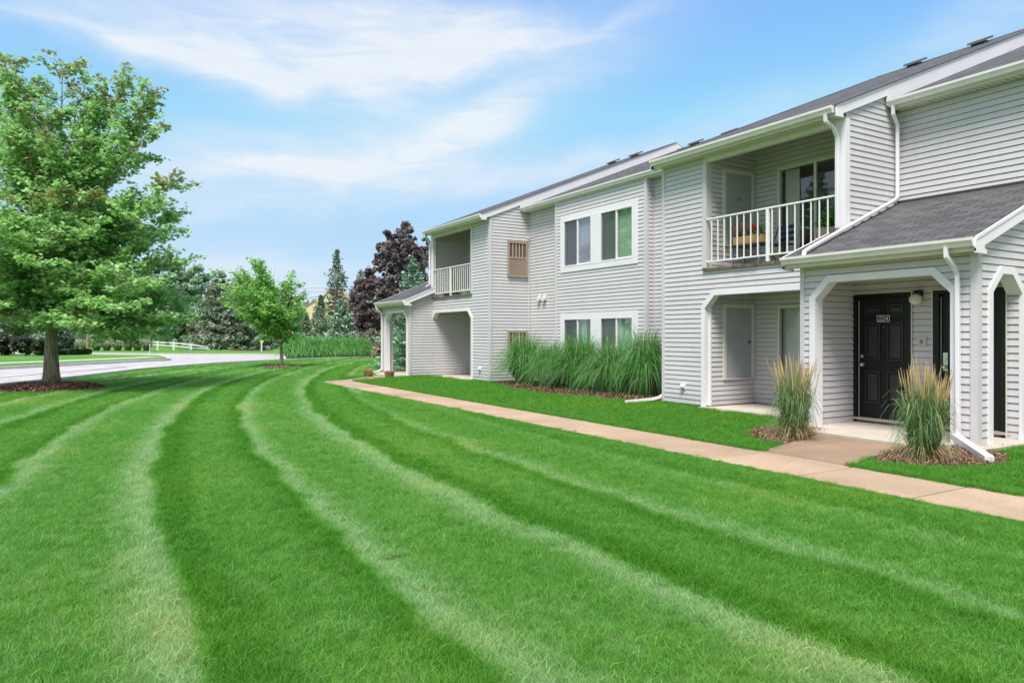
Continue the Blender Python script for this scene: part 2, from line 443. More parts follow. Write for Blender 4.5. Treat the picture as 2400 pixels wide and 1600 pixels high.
def gutter(name, xf, zt, y0, y1, end_caps=True):
    """K-profile gutter hung on a fascia whose outer face is at xf"""
    prof = [(0, 0), (-.012, .0), (-.014, -.012), (0 - .012, -.10), (-.075, -.10), (-.09, -.06), (-.112, -.035), (-.116, 0), (-.125, .002), (-.125, -.012),
            (-.122, -.04), (-.098, -.068), (-.083, -.112), (0, -.112)]
    mb = MB()
    # closed shells: back, bottom, front as solid thin walls
    mb.prism([(xf - .003, zt), (xf - .003, zt - .112), (xf - .083, zt - .112), (xf - .098, zt - .066), (xf - .124, zt - .038), (xf - .127, zt + .0),
              (xf - .112, zt + .0), (xf - .112, zt - .03), (xf - .085, zt - .06), (xf - .072, zt - .10), (xf - .014, zt - .10), (xf - .014, zt)], 'y', y0, y1)
    if end_caps:
        for y in (y0, y1):
            mb.prism([(xf, zt), (xf, zt - .116), (xf - .085, zt - .116), (xf - .102, zt - .066), (xf - .128, zt - .038), (xf - .130, zt + .003)], 'y', y - .004, y + .004)
    return part('gutter', mb, M_gutter)
def soffit(x0, x1, z, y0, y1):
    mb = MB(); n = max(1, int((y1 - y0) / .10)); s = (y1 - y0) / n
    for i in range(n):
        a = y0 + i * s
        mb.box(x0, x1, a, a + s * .62, z, z + .02); mb.box(x0, x1, a + s * .62, a + s, z + .012, z + .02)
    return part('soffit', mb, M_cream)
def downspout(pts, r=.038): return part('downspout', MB().tube(pts, r * 1.2, 4, .8), M_white, bevel=.006)

# ---- main roof (both slopes), block roofs, vents
roof_slab('roof', 12.31, zM(12.31), RIDGE, zM(RIDGE), YN, 7.56)
roof_slab('roof', 12.31, zM(12.31), RIDGE, zM(RIDGE), 12.12, 20.08)
roof_slab('roof', XB2, zM(12.33), RIDGE, zM(RIDGE), YN, YE + .1)
for (y0, y1) in ((7.56, 12.12), (20.08, 24.64)):
    roof_slab('roof', 10.83, zB(10.83), RIDGE + .0, zB(RIDGE), y0, y1)
    roof_slab('roof', XB2 + .2, zB(10.83) + .5, RIDGE, zB(RIDGE), y0, y1)
    for y, s in ((y0, -1), (y1, 1)):
        mb = MB(); ya, yb = sorted((y, y + s * .022))
        mb.prism([(10.83, zB(10.83) - .19), (10.83, zB(10.83) - .003), (12.26, zB(12.26) - .003), (12.26, zB(12.26) - .19)], 'y', ya, yb)
        mb.prism([(12.26, zB(12.26) - .003), (RIDGE, zB(RIDGE) - .003), (RIDGE, zB(RIDGE) - .36), (12.26, zB(12.26) - .36)], 'y', ya - .003, yb + .003)
        mb.prism([(RIDGE, zB(RIDGE) - .003), (RIDGE + 3, zB(RIDGE - 3) - .003), (RIDGE + 3, zB(RIDGE - 3) - .36), (RIDGE, zB(RIDGE) - .36)], 'y', ya, yb)
        mb.box(10.815, 10.99, min(y, y + s * .03), max(y, y + s * .03), 5.20, zB(10.83) - .03)
        mb.prism([(10.83, zB(10.83) - .035), (10.83, zB(10.83) + .004), (RIDGE, zB(RIDGE) + .004), (RIDGE, zB(RIDGE) - .035)], 'y', *sorted((y + s * .022, y + s * .034)))
        rk = part('rake_board', mb, M_white)
        MB().prism([(10.80, zB(10.80) + .006), (10.80, zB(10.80) + .016), (RIDGE, zB(RIDGE) + .016), (RIDGE, zB(RIDGE) + .006)], 'y', *sorted((y, y + s * .05))).build('drip_edge', M_flash, rk)
for yy, zf, xo in ((10.76, zB, 0), (9.17, zB, 0), (18.64, zM, 0), (17.08, zM, 0), (23.3, zB, 0), (21.9, zB, 0), (3.5, zM, 0), (2.0, zM, 0)):
    x = RIDGE - .42
    mb = MB()
    mb.box(x - .13, x + .13, yy - .15, yy + .15, zf(x) - .08, zf(x) + .06)
    mb.prism([(x - .2, zf(x - .2) + .07), (x + .2, zf(x + .2) + .07), (x + .2, zf(x + .2) + .125), (x - .2, zf(x - .2) + .125)], 'y', yy - .2, yy + .2)
    part('roof_vent', mb, mat('vent_grey', (.13, .12, .13), .6))

# ---- eaves
def eave(xw, xe, zs, zr, y0, y1, zt):
    """soffit + fascia + gutter between y0 and y1"""
    soffit(xe + .02, xw, zs, y0, y1)
    part('fascia', MB().box(xe - .0, xe + .02, y0, y1, zs - .008, zr), M_cream)
    gutter('gutter', xe, zt, y0 - .0, y1 + .0)
eave(XF, 10.87, 5.235, zB(10.87) - .05, 7.60, 12.10, 5.385)
eave(XF, 10.87, 5.235, zB(10.87) - .05, 20.10, 24.60, 5.385)
eave(XM, 12.36, 5.555, zM(12.36) - .05, 12.12, 20.06, 5.705)
eave(XM, 12.36, 5.555, zM(12.36) - .05, YN, 7.54, 5.705)

# ---- the block units, near one and its mirror image
def unit(m, near):
    def Yp(a, c): return tuple(sorted((m(a), m(c))))
    sgn = 1 if near else -1
    O = (0, 0, 0)
    def front(mb, X, polys): return siding(mb, (X, 0, 0), (0, 1, 0), (-1, 0, 0), [[(m(a), z) for a, z in P] for P in polys])
    def side(mb, Y, face, polys):      # face=-1: faces -Y of the near unit
        n = face * sgn
        return siding(mb, (0, m(Y), 0), (1, 0, 0), (0, n, 0), polys)
    E0, E1, C0 = 7.60, 12.09, 10.81    # unit edges, column edge
    # front wall with balcony and patio openings
    mb = MB()
    hole_up = rect(E0 + .18, C0, 2.93, 5.135)
    hole_lo = [(E0 - .001, .0), (C0, .0), (C0, 2.09), (C0 - .26, 2.36), (E0 - .001, 2.36)]
    if not near: hole_lo = [(E0 - .001, .0), (C0, .0), (C0, 2.09), (C0 - .26, 2.36), (E0 - .001, 2.36)]
    front(mb, XF, [[(E0, 2.36), (C0 - .26, 2.36), (C0, 2.09), (C0, .05), (E1, .05), (E1, 5.25), (E0, 5.25)], hole_up])
    part('wall', mb, M_side)
    # inner skin of the front wall (back of the opening walls)
    mb = MB(); mb.box(XF + .10, XF + .12, *Yp(E0 + .02, C0 - .02), 2.42, 2.84); mb.box(XF + .10, XF + .12, *Yp(C0 + .02, E1 - .05), .1, 5.2)
    part('wall', mb, M_side)
    # right side wall (Y=E0) up to the rake, and other side
    for (Y, f) in ((E0, -1), (E1, 1)):
        mb = MB(); z0 = .05
        side(mb, Y, f, [[(XF, z0), (XM + .02, z0), (XM + .02, zB(XM) - .14), (XF, zB(XF) - .14)]])
        part('wall', mb, M_side)
    # interior left walls facing -Y at Y=C0-.05 (storage closets) upper and lower; interior faces of Y=E0 wall; back walls
    mb = MB(); side(mb, C0 - .03, -1, [[(XF + .12, 2.93), (XM, 2.93), (XM, zB(XM) - .15), (XF + .12, zB(XF + .12) - .15)]])
    side(mb, C0 - .03, -1, [rect(XF + .12, XM, .06, 2.80)])
    part('wall', mb, M_side)
    mb = MB(); side(mb, E0 + .06, 1, [[(XF + .12, 2.93), (XM, 2.93), (XM, zB(XM) - .15), (XF + .12, zB(XF + .12) - .15)]]); side(mb, E0 + .135, 1, [rect(XF + .0, XM, .06, 2.80)])
    part('wall', mb, M_side)
    # back wall with sliding-door openings
    mb = MB()
    front(mb, XM, [rect(E0, C0, .06, 5.97), rect(8.36, 10.17, 2.97, 5.04), rect(8.36, 10.17, .14, 2.13)])
    part('wall', mb, M_side)
    # floor/ceiling slabs
    part('balcony_floor', MB().box(XF + .02, XM, *Yp(E0 + .03, C0), 2.80, 2.91), M_conc)
    mb = MB()
    y = E0 + .02
    rnd = random.Random(3)
    while y < C0 - .02:                  # weathered deck board edge
        l = rnd.uniform(.12, .4); y2 = min(C0 + .05, y + l)
        mb.box(XF - .045 - rnd.uniform(0, .012), XF + .05, *Yp(y, y2 - .004), 2.862 + rnd.uniform(-.004, .004), 2.925 + rnd.uniform(-.008, .01)); y = y2
    part('deck_edge', mb, M_wood)
    part('balcony_ceiling', MB().prism([(XF + .05, zB(XF + .05) - .17), (XM, zB(XM) - .17), (XM, zB(XM) - .14), (XF + .05, zB(XF + .05) - .14)], 'y', *Yp(E0, E1)).box(XF - .0, XF + .10, *Yp(E0, E1), 5.235, 5.42), M_side)
    part('header_beam', MB().box(XF - .022, XF + .09, *Yp(E0 + .0, C0 + .03), 5.13, 5.235), M_cream)
    # corner posts
    mb = MB(); mb.box(XF - .025, XF + .09, *Yp(E0 - .024, E0 + .17), 2.6, 5.235)
    part('corner_board', mb, M_white)
    for (X0, X1, Y0, Y1, z0, z1) in ((XF - .024, XF + .06, E1 - .06, E1 + .024, .05, 5.235), (XF - .022, XF + .15, C0 - .035, C0 + .085, 2.93, 5.13),
                                     (XF - .024, XF + .055, E0 - .024, E0 + .055, .05, 2.6)):
        if z0 == .05 and Y0 < 8 and near: continue
        part('corner_board', MB().box(X0, X1, *Yp(Y0, Y1), z0, z1), M_side)
    # inside corner strips
    for q in ((E0 - .035, E0, .05, 5.5), (C0 - .06, C0 - .03, .06, 2.8), (C0 - .06, C0 - .03, 2.93, 5.23), (E1, E1 + .035, .05, 5.5)):
        part('corner_strip', MB().box(XM - .033, XM, *Yp(q[0], q[1]), q[2], q[3]), M_side)
    # patio arch trim
    outer = [(C0 + .105, .03), (C0 + .105, 2.135), (C0 - .22, 2.455), (E0 + .0, 2.455)]
    inner = [(C0, .03), (C0, 2.09), (C0 - .26, 2.35), (E0 + .0, 2.35)]
    mb = MB(); mb.band([(m(a), z) for a, z in outer], [(m(a), z) for a, z in inner], 'x', XF - .032, XF + .14); mb.box(XF + .10, XF + .15, *Yp(C0 - .035, C0 + .01), .05, 2.34)
    if True:   # bracket against the porch side wall
        oo = [(E0 + .0, 2.14), (E0 + .32, 2.455)]; ii = [(E0 + .0, 2.0), (E0 + .36, 2.352)]
        mb.band([(m(a), z) for a, z in oo], [(m(a), z) for a, z in ii], 'x', XF - .036, XF + .14)
    part('arch_trim', mb, M_white)
    # patio slab
    part('patio_slab', MB().box(XF - .12, XM, *Yp(E0 + .1, C0 + .1), -.1, .035), M_conc)
    part('patio_ceiling', MB().box(XF + .12, XM, *Yp(E0 + .06, C0), 2.782, 2.80), M_cream)
    # closets
    for z0, z1, up in ((.58, 2.19, 0), (3.42, 5.06, 1)):
        Y = C0 - .03; fr = MB(); x0, x1 = 11.62, 12.56; t = .075
        yy = Yp(Y - .035, Y)
        fr.box(x0, x1, *yy, z1 - t, z1); fr.box(x0, x0 + t, *yy, z0 + .03, z1 - t); fr.box(x1 - t, x1, *yy, z0 + .03, z1 - t)
        fr.box(x0, x1, *Yp(Y - .045, Y), z0, z0 + .03)
        d = part('closet_door', MB().box(x0 + t, x1 - t, *Yp(Y - .022, Y), z0 + .03, z1 - t), M_grey)
        fr.build('frame', M_cream, d)
        if not up: MB().sphere((x1 - .17, m(Y - .05), 1.38), .028, .03, .028).build('door_knob', mat('bronze', (.14, .05, .03), .35, metal=.7), d, smooth=True)
        else: MB().box(x0 + .40, x0 + .52, *Yp(Y - .03, Y), 4.40, 4.49).build('notice_plate', mat('notice', (.30, .30, .29), .7), d)
    # sliding glass doors
    for z0, z1, up in ((2.95, 5.06, 1), (.12, 2.15, 0)):
        a, c = 8.35, 10.18; X = XM - .03; t = .06
        f = MB(); f.box(X, X + .08, *Yp(a, c), z1 - t, z1); f.box(X, X + .08, *Yp(a, a + t), z0, z1 - t); f.box(X, X + .08, *Yp(c - t, c), z0, z1 - t)
        f.box(X, X + .08, *Yp(a, c), z0, z0 + .04); f.box(X + .01, X + .05, *Yp(9.24, 9.30), z0 + .04, z1 - t)
        sd_ = part('sliding_door', f, M_cream)
        for (p, q, xx) in ((a + t, 9.24, X + .03), (9.30, c - t, X + .04)):
            ya_, yb_ = Yp(p, q); MB().face([(xx, ya_, z0 + .04), (xx, yb_, z0 + .04), (xx, yb_, z1 - t), (xx, ya_, z1 - t)]).build('pane', M_glass, sd_)
        # vertical blinds drawn part way
        mb = MB(); k = 0
        lo, hi = (9.75, c - t) if up else (a + t, c - t)
        y = lo
        while y < hi - .02:
            mb.box(X + .16, X + .175, *Yp(y, y + .078), z0 + .05, z1 - t); mb.box(X + .172, X + .182, *Yp(y + .06, y + .09), z0 + .05, z1 - t); y += .088
        mb.build('vertical_blind', M_blind, sd_)
        rm = MB(); Y0, Y1 = Yp(a - .3, c + .3)
        rm.face([(X + 2.2, Y0, z0), (X + 2.2, Y1, z0), (X + 2.2, Y1, z1), (X + 2.2, Y0, z1)])
        rm.face([(X + .1, Y0, z0), (X + 2.2, Y0, z0), (X + 2.2, Y0, z1), (X + .1, Y0, z1)]); rm.face([(X + .1, Y1, z0), (X + 2.2, Y1, z0), (X + 2.2, Y1, z1), (X + .1, Y1, z1)])
        rm.face([(X + .1, Y0, z0 + .01), (X + 2.2, Y0, z0 + .01), (X + 2.2, Y1, z0 + .01), (X + .1, Y1, z0 + .01)]); rm.face([(X + .1, Y0, z1), (X + 2.2, Y0, z1), (X + 2.2, Y1, z1), (X + .1, Y1, z1)])
        rm.build('room_lining', M_room, sd_)
    # balcony railing
    rl = empty('balcony_railing', (XF - XM, m(9.24) - 16.1, 2.93)); rl.parent = bld
    X = XF - .0
    MB().box(X - .022, X + .022, *Yp(E0 + .17, C0), 3.92, 3.955).build('top_rail', M_rail, rl, bevel=.008)
    MB().box(X - .02, X + .02, *Yp(E0 + .17, C0), 3.035, 3.065).build('bottom_rail', M_rail, rl, bevel=.005)
    MB().box(X - .03, X + .03, *Yp(9.19, 9.25), 2.92, 3.915).build('post', M_rail, rl, bevel=.006)
    n = 20 if not near else 18
    st = (C0 - E0 - .17) / n
    bal = None
    for i in range(1, n):
        y = E0 + .17 + i * st
        if abs(y - 9.22) < .07: continue
        if bal is None:
            bal = MB().box(X - .011, X + .011, m(y) - .011, m(y) + .011, 3.065, 3.92).build('baluster', M_rail, rl, bevel=.003); y00 = m(y)
        else:
            c = bal.copy(); COL.objects.link(c); c.location = bal.location + Vector((0, m(y) - y00, 0))
    # ---------------- porch
    P0, P1 = 5.03, 7.74
    mb = MB(); a0, a1, zt, ch = 5.36, 7.475, 2.37, .26
    front(mb, XP, [rect(P0, P1, .05, 2.65), arch(a0, a1, .0501, zt, ch)])
    part('wall', mb, M_side)
    # side wall with side arch, facing away from the block
    sx0, sx1 = 10.55, 11.34
    mb = MB(); side(mb, P0, -1, [[(XP, .05), (XM, .05), (XM, zP(XM) - .10), (XP, zP(XP) - .10)], arch(sx0, sx1, .0501, zt, ch)])
    part('wall', mb, M_side)
    mb = MB()   # inner skins
    mb.prism([(m(a), z) for a, z in [(P0 + .03, .05), (a0 - .02, .05), (a0 - .02, 2.1), (a0 + .24, 2.37), (a1 - .24, 2.37), (a1 + .02, 2.1), (a1 + .02, .05), (P1 - .03, .05), (P1 - .03, 2.6), (P0 + .03, 2.6)]], 'x', XP + .13, XP + .15)
    mb.prism([(XP + .15, .05), (sx0 - .02, .05), (sx0 - .02, 2.1), (sx0 + .24, 2.37), (sx1 - .24, 2.37), (sx1 + .02, 2.1), (sx1 + .02, .05), (XD + .04, .05), (XD + .04, 2.6), (XP + .15, 2.6)], 'y', *Yp(P0 + .13, P0 + .15))
    part('wall', mb, M_side)
    # outer skin of the wall shared with the block, rising above the patio side
    mb = MB(); side(mb, P1, 1, [[(XP, .05), (XF + .0, .05), (XF + .0, zP(XF) - .08), (XP, zP(XP) - .08)]])
    side(mb, E0 - .02, -1, [rect(XP + .15, XD, .05, 2.6)])
    part('wall', mb, M_side)
    # door wall
    mb = MB(); front(mb, XD, [rect(P0 + .012, E0 + .02, .05, 2.6), rect(6.57, 7.60, .04, 2.22), rect(5.20, 6.23, .04, 2.22)])
    part('wall', mb, M_side)
    part('porch_ceiling', MB().box(XP + .05, XD + .02, *Yp(P0 + .05, P1 - .05), 2.6, 2.62), M_cream)
    # arch trims
    mb = MB(); t = .105
    def fr(a0, a1, z1, ch, t):
        k = t * math.tan(R(22.5))
        o = [(a0 - t, .05), (a0 - t, z1 - ch + k), (a0 + ch - k, z1 + t), (a1 - ch + k, z1 + t), (a1 + t, z1 - ch + k), (a1 + t, .05)]
        i = [(a0, .05), (a0, z1 - ch), (a0 + ch, z1), (a1 - ch, z1), (a1, z1 - ch), (a1, .05)]
        return o, i
    o, i = fr(a0, a1, zt, ch, t)
    mb.band([(m(a), z) for a, z in o], [(m(a), z) for a, z in i], 'x', XP - .034, XP + .165)
    part('arch_trim', mb, M_white)
    o, i = fr(sx0, sx1, zt, ch, t)
    part('arch_trim', MB().band(o[:5], i[:5], 'y', *Yp(P0 - .034, P0 + .165)).band(o[4:], i[4:], 'y', *Yp(P0 - .034, P0 + .012)), M_white)
    for (X0, X1, Y0, Y1) in ((XP - .024, XP + .075, P0 - .024, P0 + .075), (XP - .024, XP + .055, P1 - .055, P1 + .024)):
        part('corner_board', MB().box(X0, X1, *Yp(Y0, Y1), .05, 2.65), M_side)
    # porch roof
    y0, y1 = Yp(4.93, 7.86)
    if near:
        roof_slab('roof', 9.93, zP(9.93), XM + .02, zP(XM + .02), 4.93, 7.62)
        roof_slab('roof', 9.93, zP(9.93), XF + .0, zP(XF + .0), 7.62, 7.90)
    else:
        roof_slab('roof', 9.93, zP(9.93), XM + .02, zP(XM + .02), m(7.62), m(4.93))
        roof_slab('roof', 9.93, zP(9.93), XF + .0, zP(XF + .0), m(7.90), m(7.62))
    for Y, s in ((4.93, -1), (7.90, 1)):
        mb = MB(); xe = XM if Y < 6 else XF
        mb.prism([(9.93, zP(9.93) - .19), (9.93, zP(9.93) - .002), (xe, zP(xe) - .002), (xe, zP(xe) - .19)], 'y', *Yp(Y, Y + s * .022))
        mb.prism([(9.93, zP(9.93) - .04), (9.93, zP(9.93) + .003), (xe, zP(xe) + .003), (xe, zP(xe) - .04)], 'y', *Yp(Y + s * .022, Y + s * .034))
        mb.box(9.925, 10.14, *Yp(Y + s * .023, Y + s * .026), 2.60, zP(9.93) - .05)
        mb.box(9.93, XP, *Yp(Y, Y + s * .022), 2.60, 2.66)
        part('rake_board', mb, M_white)
    if near: part('flashing', MB().prism([(XM - .03, zP(XM) - .03), (XM - .03, zP(XM) + .025), (XM, zP(XM) + .05), (XM, zP(XM) - .02)], 'y', 4.95, 7.58), M_flash)
    eave(XP, 9.97, 2.635, zP(9.97) - .04, Yp(4.93, 7.90)[0], Yp(4.93, 7.90)[1], 2.80)
    # porch floor
    part('porch_slab', MB().box(9.62, XD + .3, *Yp(4.84, P1 - .02), -.1, .055), M_conc, bevel=.01)
    # doors
    for k, (c0, c1, num) in enumerate(((6.57, 7.60, True), (5.20, 6.23, False))):
        X = XD
        dr = MB(); s0, s1 = c0 + .06, c1 - .09   # slab
        z0, z1 = .14, 2.17
        dr.box(X + .045, X + .085, *Yp(s0, s1), z0, z1)
        d = part('door', dr, M_black)
        wd = s1 - s0; pan = MB()
        for (pa, pb) in ((.13, .43), (.57, .87)):
            for (za, zb) in ((1.86, 2.03), (1.11, 1.73), (.39, .93)):
                ya, yb = s0 + pa * wd, s0 + pb * wd; tt = .022
                for q in ((ya, yb, za, za + tt), (ya, yb, zb - tt, zb), (ya, ya + tt, za + tt, zb - tt), (yb - tt, yb, za + tt, zb - tt)):
                    pan.box(X + .030, X + .045, *Yp(q[0], q[1]), q[2], q[3])
                pan.box(X + .036, X + .045, *Yp(ya + .045, yb - .045), za + .045, zb - .045)
        pan.build('panel_moulding', mat('moulding_black', (.022, .022, .024), .25, spec=.6), d, bevel=.006)
        f = MB(); f.box(X - .028, X + .09, *Yp(c0, c0 + .06), .06, 2.22); f.box(X - .028, X + .09, *Yp(c1 - .09, c1), .06, 2.22); f.box(X - .028, X + .09, *Yp(c0 + .06, c1 - .09), 2.17, 2.22)
        f.build('frame', M_black, d)
        g = MB(); g.box(X - .034, X - .02, *Yp(c0 - .014, c0), .06, 2.235); g.box(X - .034, X - .02, *Yp(c1, c1 + .014), .06, 2.235); g.box(X - .034, X - .02, *Yp(c0 - .014, c1 + .014), 2.222, 2.236)
        g.box(X + .028, X + .044, *Yp(s1 - .004, s1 + .006), .14, 2.12)
        g.build('weather_strip', M_cream, d)
        MB().box(X - .06, X + .09, *Yp(c0, c1), .10, .14).build('threshold', M_alu, d)
        ky = m(s1 - .07)
        h = MB()
        if num:
            h.sphere((X + .0, ky, 1.03), .032, .034, .034); h.tube([(X + .045, ky, 1.03), (X, ky, 1.03)], .014); h.tube([(X + .045, ky, 1.03), (X + .032, ky, 1.03)], .036, 12)
            MB().tube([(X + .045, ky, 1.17), (X + .012, ky, 1.17)], .03, 12).build('deadbolt', M_metal, d)
        else:
            h.box(X + .03, X + .045, ky - .035, ky + .035, .98, 1.26); h.tube([(X + .03, ky, 1.17), (X + .008, ky, 1.17)], .026, 12); h.sphere((X - .01, ky, 1.04), .03, .032, .032); h.tube([(X + .03, ky, 1.04), (X, ky, 1.04)], .013)
        h.build('door_handle', M_metal, d, smooth=False)
        if num and near:
            yc = (s0 + s1) / 2
            pl = MB().box(X + .03, X + .044, yc - .11, yc + .11, 1.75, 1.855).build('number_plate', M_black, d)
            pf = MB(); 
            for q in ((yc - .11, yc + .11, 1.75, 1.757), (yc - .11, yc + .11, 1.848, 1.855), (yc - .11, yc - .104, 1.757, 1.848), (yc + .104, yc + .11, 1.757, 1.848)): pf.box(X + .026, X + .031, *q)
            # digits 2 2 4, slanted, as thin raised strokes
            def stroke(pts, w=.011):
                for p, q in zip(pts[:-1], pts[1:]):
                    P_, Q_ = Vector(p), Vector(q); dd = (Q_ - P_).normalized(); nn = Vector((-dd.y, dd.x)) * w / 2
                    e = dd * .003
                    pf.prism([tuple(P_ - nn - e), tuple(Q_ - nn + e), tuple(Q_ + nn + e), tuple(P_ + nn - e)], 'x', X + .027, X + .0299)
            def dig(kind, cx):      # right hand of the plate is -Y
                H, W = .066, .040; zb = 1.77
                if kind == 2:
                    pts = [(-.5, .72), (-.42, .9), (-.12, 1.0), (.25, .97), (.45, .8), (.42, .6), (.15, .38), (-.25, .15), (-.5, 0), (0, .0), (.5, .0), (.52, .14)]
                else:
                    pts = [(.28, 0), (.28, 1.0), (-.5, .3), (.55, .3)]
                stroke([(cx - (x * W + (z - .5) * .22 * H), zb + z * H) for x, z in pts], .0085)
            for kd, cx in ((2, yc + .058), (2, yc + .0), (4, yc - .06)): dig(kd, cx)
            pf.build('number_plate_lettering', mat('plate_white', (.85, .85, .85), .5), d)
            MB().tube([(X + .045, yc, 1.66), (X + .036, yc, 1.66)], .009, 10).build('peephole', M_metal, d)
    part('wall', MB().box(XD - .01, XD + .12, *Yp(P0 + .12, E0 + .02), .03, .10), M_found)
    # wall lamp and intercom
    yl = m(6.44)
    lp = MB().box(XD - .09, XD - .015, yl - .06, yl + .06, 2.15, 2.24).build('wall_lamp', M_black, bld, bevel=.01)
    lp.location = -origin(bld)
    MB().sphere((XD - .13, yl, 2.09), .095, .095, .085, 20, 12).build('globe', mat('opal_glass', (.72, .69, .60), .25, spec=.5), lp, smooth=True)
    ic = part('intercom', MB().box(XD - .035, XD - .012, m(6.40) - .07, m(6.40) + .07, 1.365, 1.505), mat('intercom_grey', (.52, .50, .46), .6, var=.2, vscale=50), bevel=.006)
    MB().box(XD - .042, XD - .034, m(6.40) - .02, m(6.40) + .02, 1.40, 1.46).build('button', M_found, ic)
    # foundations
    for q in ((XF + .012, XF + .12, C0, E1, -.15, .055), (XF + .13, XM, E1 - .1, E1 - .01, -.15, .052), (XP + .02, XP + .1, P0 + .01, a0, -.1, .058),
              (XF + .13, XM, C0 - .02, C0 + .03, .0, .062), (XM, XM + .1, E0, C0, .0, .062), (XF, XM, E0 + .01, E0 + .06, -.1, .055)):
        part('foundation', MB().box(q[0], q[1], *Yp(q[2], q[3]), q[4], q[5]), M_found)
    # wall vent cap low on the front
    yv = m(11.45)
    v = MB(); v.box(XF - .03, XF - .014, yv - .07, yv + .07, .36, .47); v.sphere((XF - .05, yv - .01, .425), .05, .06, .055, 12, 8)
    part('dryer_vent', v, M_white)
ident = lambda y: y
mirr = lambda y: 32.2 - y
unit(ident, True)
unit(mirr, False)

# ---- main wall between and beyond the blocks, with the projecting bay
def fsid(X, polys, name='wall'): return part(name, siding(MB(), (X, 0, 0), (0, 1, 0), (-1, 0, 0), polys), M_side)
def ssid(Y, f, polys): return part('wall', siding(MB(), (0, Y, 0), (1, 0, 0), (0, f, 0), polys), M_side)
fsid(XM, [rect(12.09, 20.11, .05, 5.56)])
fsid(XM, [rect(YN, 7.6, .05, 5.56)])
BX, B0, B1 = 12.38, 14.05, 18.17
def win(z0, z1, ya, yb): return rect(ya, yb, z0, z1)
WU, WL = (3.56, 4.95), (.62, 2.02)
WY = ((14.55, 15.93), (16.34, 17.71))
fsid(BX, [rect(B0, B1, .05, 5.56)] + [win(z0, z1, a, c) for (z0, z1) in (WU, WL) for (a, c) in WY])
ssid(B0, -1, [rect(BX, XM, .05, 5.56)]); ssid(B1, 1, [rect(BX, XM, .05, 5.56)])
mb = MB(); mb.box(BX - .022, BX + .06, B0 - .022, B0 + .07, .05, 5.555); mb.box(BX - .022, BX + .05, B1 - .05, B1 + .022, .05, 5.555)
part('corner_board', mb, M_side)
mb = MB(); mb.box(XM - .03, XM, B0 - .05, B0 - .022, .05, 5.555); part('corner_strip', mb, M_side)
for q in ((XM + .02, 12.1, 20.1), (BX + .02, B0 + .02, B1), (XM + .02, YN, 7.6)): part('foundation', MB().box(q[0], q[0] + .08, q[1], q[2], -.1, .055), M_found)
random.seed(5)
for wi, (z0, z1) in enumerate((WU, WL)):
    t = .13
    # wide white surround shared by the pair
    tr = MB(); ya, yb = WY[0][0] - .18, WY[1][1] + .18; X0, X1 = BX - .03, BX + .02
    tr.box(X0, X1, ya, yb, z1, z1 + .15); tr.box(X0, X1, ya, yb, z0 - .16, z0)
    tr.box(X0, X1, ya, WY[0][0], z0, z1); tr.box(X0, X1, WY[1][1], yb, z0, z1); tr.box(X0 - .004, X1, WY[0][1], WY[1][0], z0 - .02, z1 + .02)
    part('window_surround', tr, M_white, bevel=.004)
    for k, (a, c) in enumerate(WY):
        f = MB(); s = .035; X = BX - .036
        f.box(X, X + .09, a, c, z1 - s, z1); f.box(X, X + .09, a, c, z0, z0 + s); f.box(X, X + .09, a, a + s, z0 + s, z1 - s); f.box(X, X + .09, c - s, c, z0 + s, z1 - s)
        mid = (a + c) / 2; f.box(X + .012, X + .07, mid - .025, mid + .025, z0 + s, z1 - s)
        # sash rims
        for (p, q, xo) in ((a + s, mid - .025, .03), (mid + .025, c - s, .045)):
            f.box(X + xo, X + xo + .02, p, q, z1 - s - .02, z1 - s); f.box(X + xo, X + xo + .02, p, q, z0 + s, z0 + s + .025)
        wn = part('window', f, M_white)
        for (p, q, xo) in ((a + s, mid - .025, .038), (mid + .025, c - s, .053)):
            MB().face([(X + xo, p, z0 + s), (X + xo, q, z0 + s), (X + xo, q, z1 - s), (X + xo, p, z1 - s)]).build('pane', M_glass, wn)
        MB().face([(X + .02, mid + .025, z0 + s), (X + .02, c - s, z0 + s), (X + .02, c - s, z1 - s), (X + .02, mid + .025, z1 - s)]).build('insect_screen', M_screen, wn)
        mbv = MB(); y = a + s
        lo, hi = a + s, c - s
        if wi == 1 and k == 1: lo, hi = a + .35, a + .62
        y = lo
        while y < hi - .02:
            mbv.box(X + .105, X + .112, y, y + .075, z0 + s, z1 - s); mbv.box(X + .112, X + .124, y + .055, y + .09, z0 + s, z1 - s); y += .086
        mbv.build('vertical_blind', M_blindg if not (wi == 0 and k == 1) else mat('blind_lilac', (.60, .57, .70), .6, trans=.3), wn)
        rm = MB(); Y0, Y1 = a - .05, c + .05; xa, xb = BX + .06, BX + 1.8
        rm.face([(xb, Y0, z0 - .1), (xb, Y1, z0 - .1), (xb, Y1, z1 + .1), (xb, Y0, z1 + .1)])
        rm.face([(xa, Y0, z0 - .1), (xb, Y0, z0 - .1), (xb, Y0, z1 + .1), (xa, Y0, z1 + .1)]); rm.face([(xa, Y1, z0 - .1), (xb, Y1, z0 - .1), (xb, Y1, z1 + .1), (xa, Y1, z1 + .1)])
        rm.face([(xa, Y0, z0 - .1), (xb, Y0, z0 - .1), (xb, Y1, z0 - .1), (xa, Y1, z0 - .1)]); rm.face([(xa, Y0, z1 + .1), (xb, Y0, z1 + .1), (xb, Y1, z1 + .1), (xa, Y1, z1 + .1)])
        rm.build('room_lining', M_room, wn)

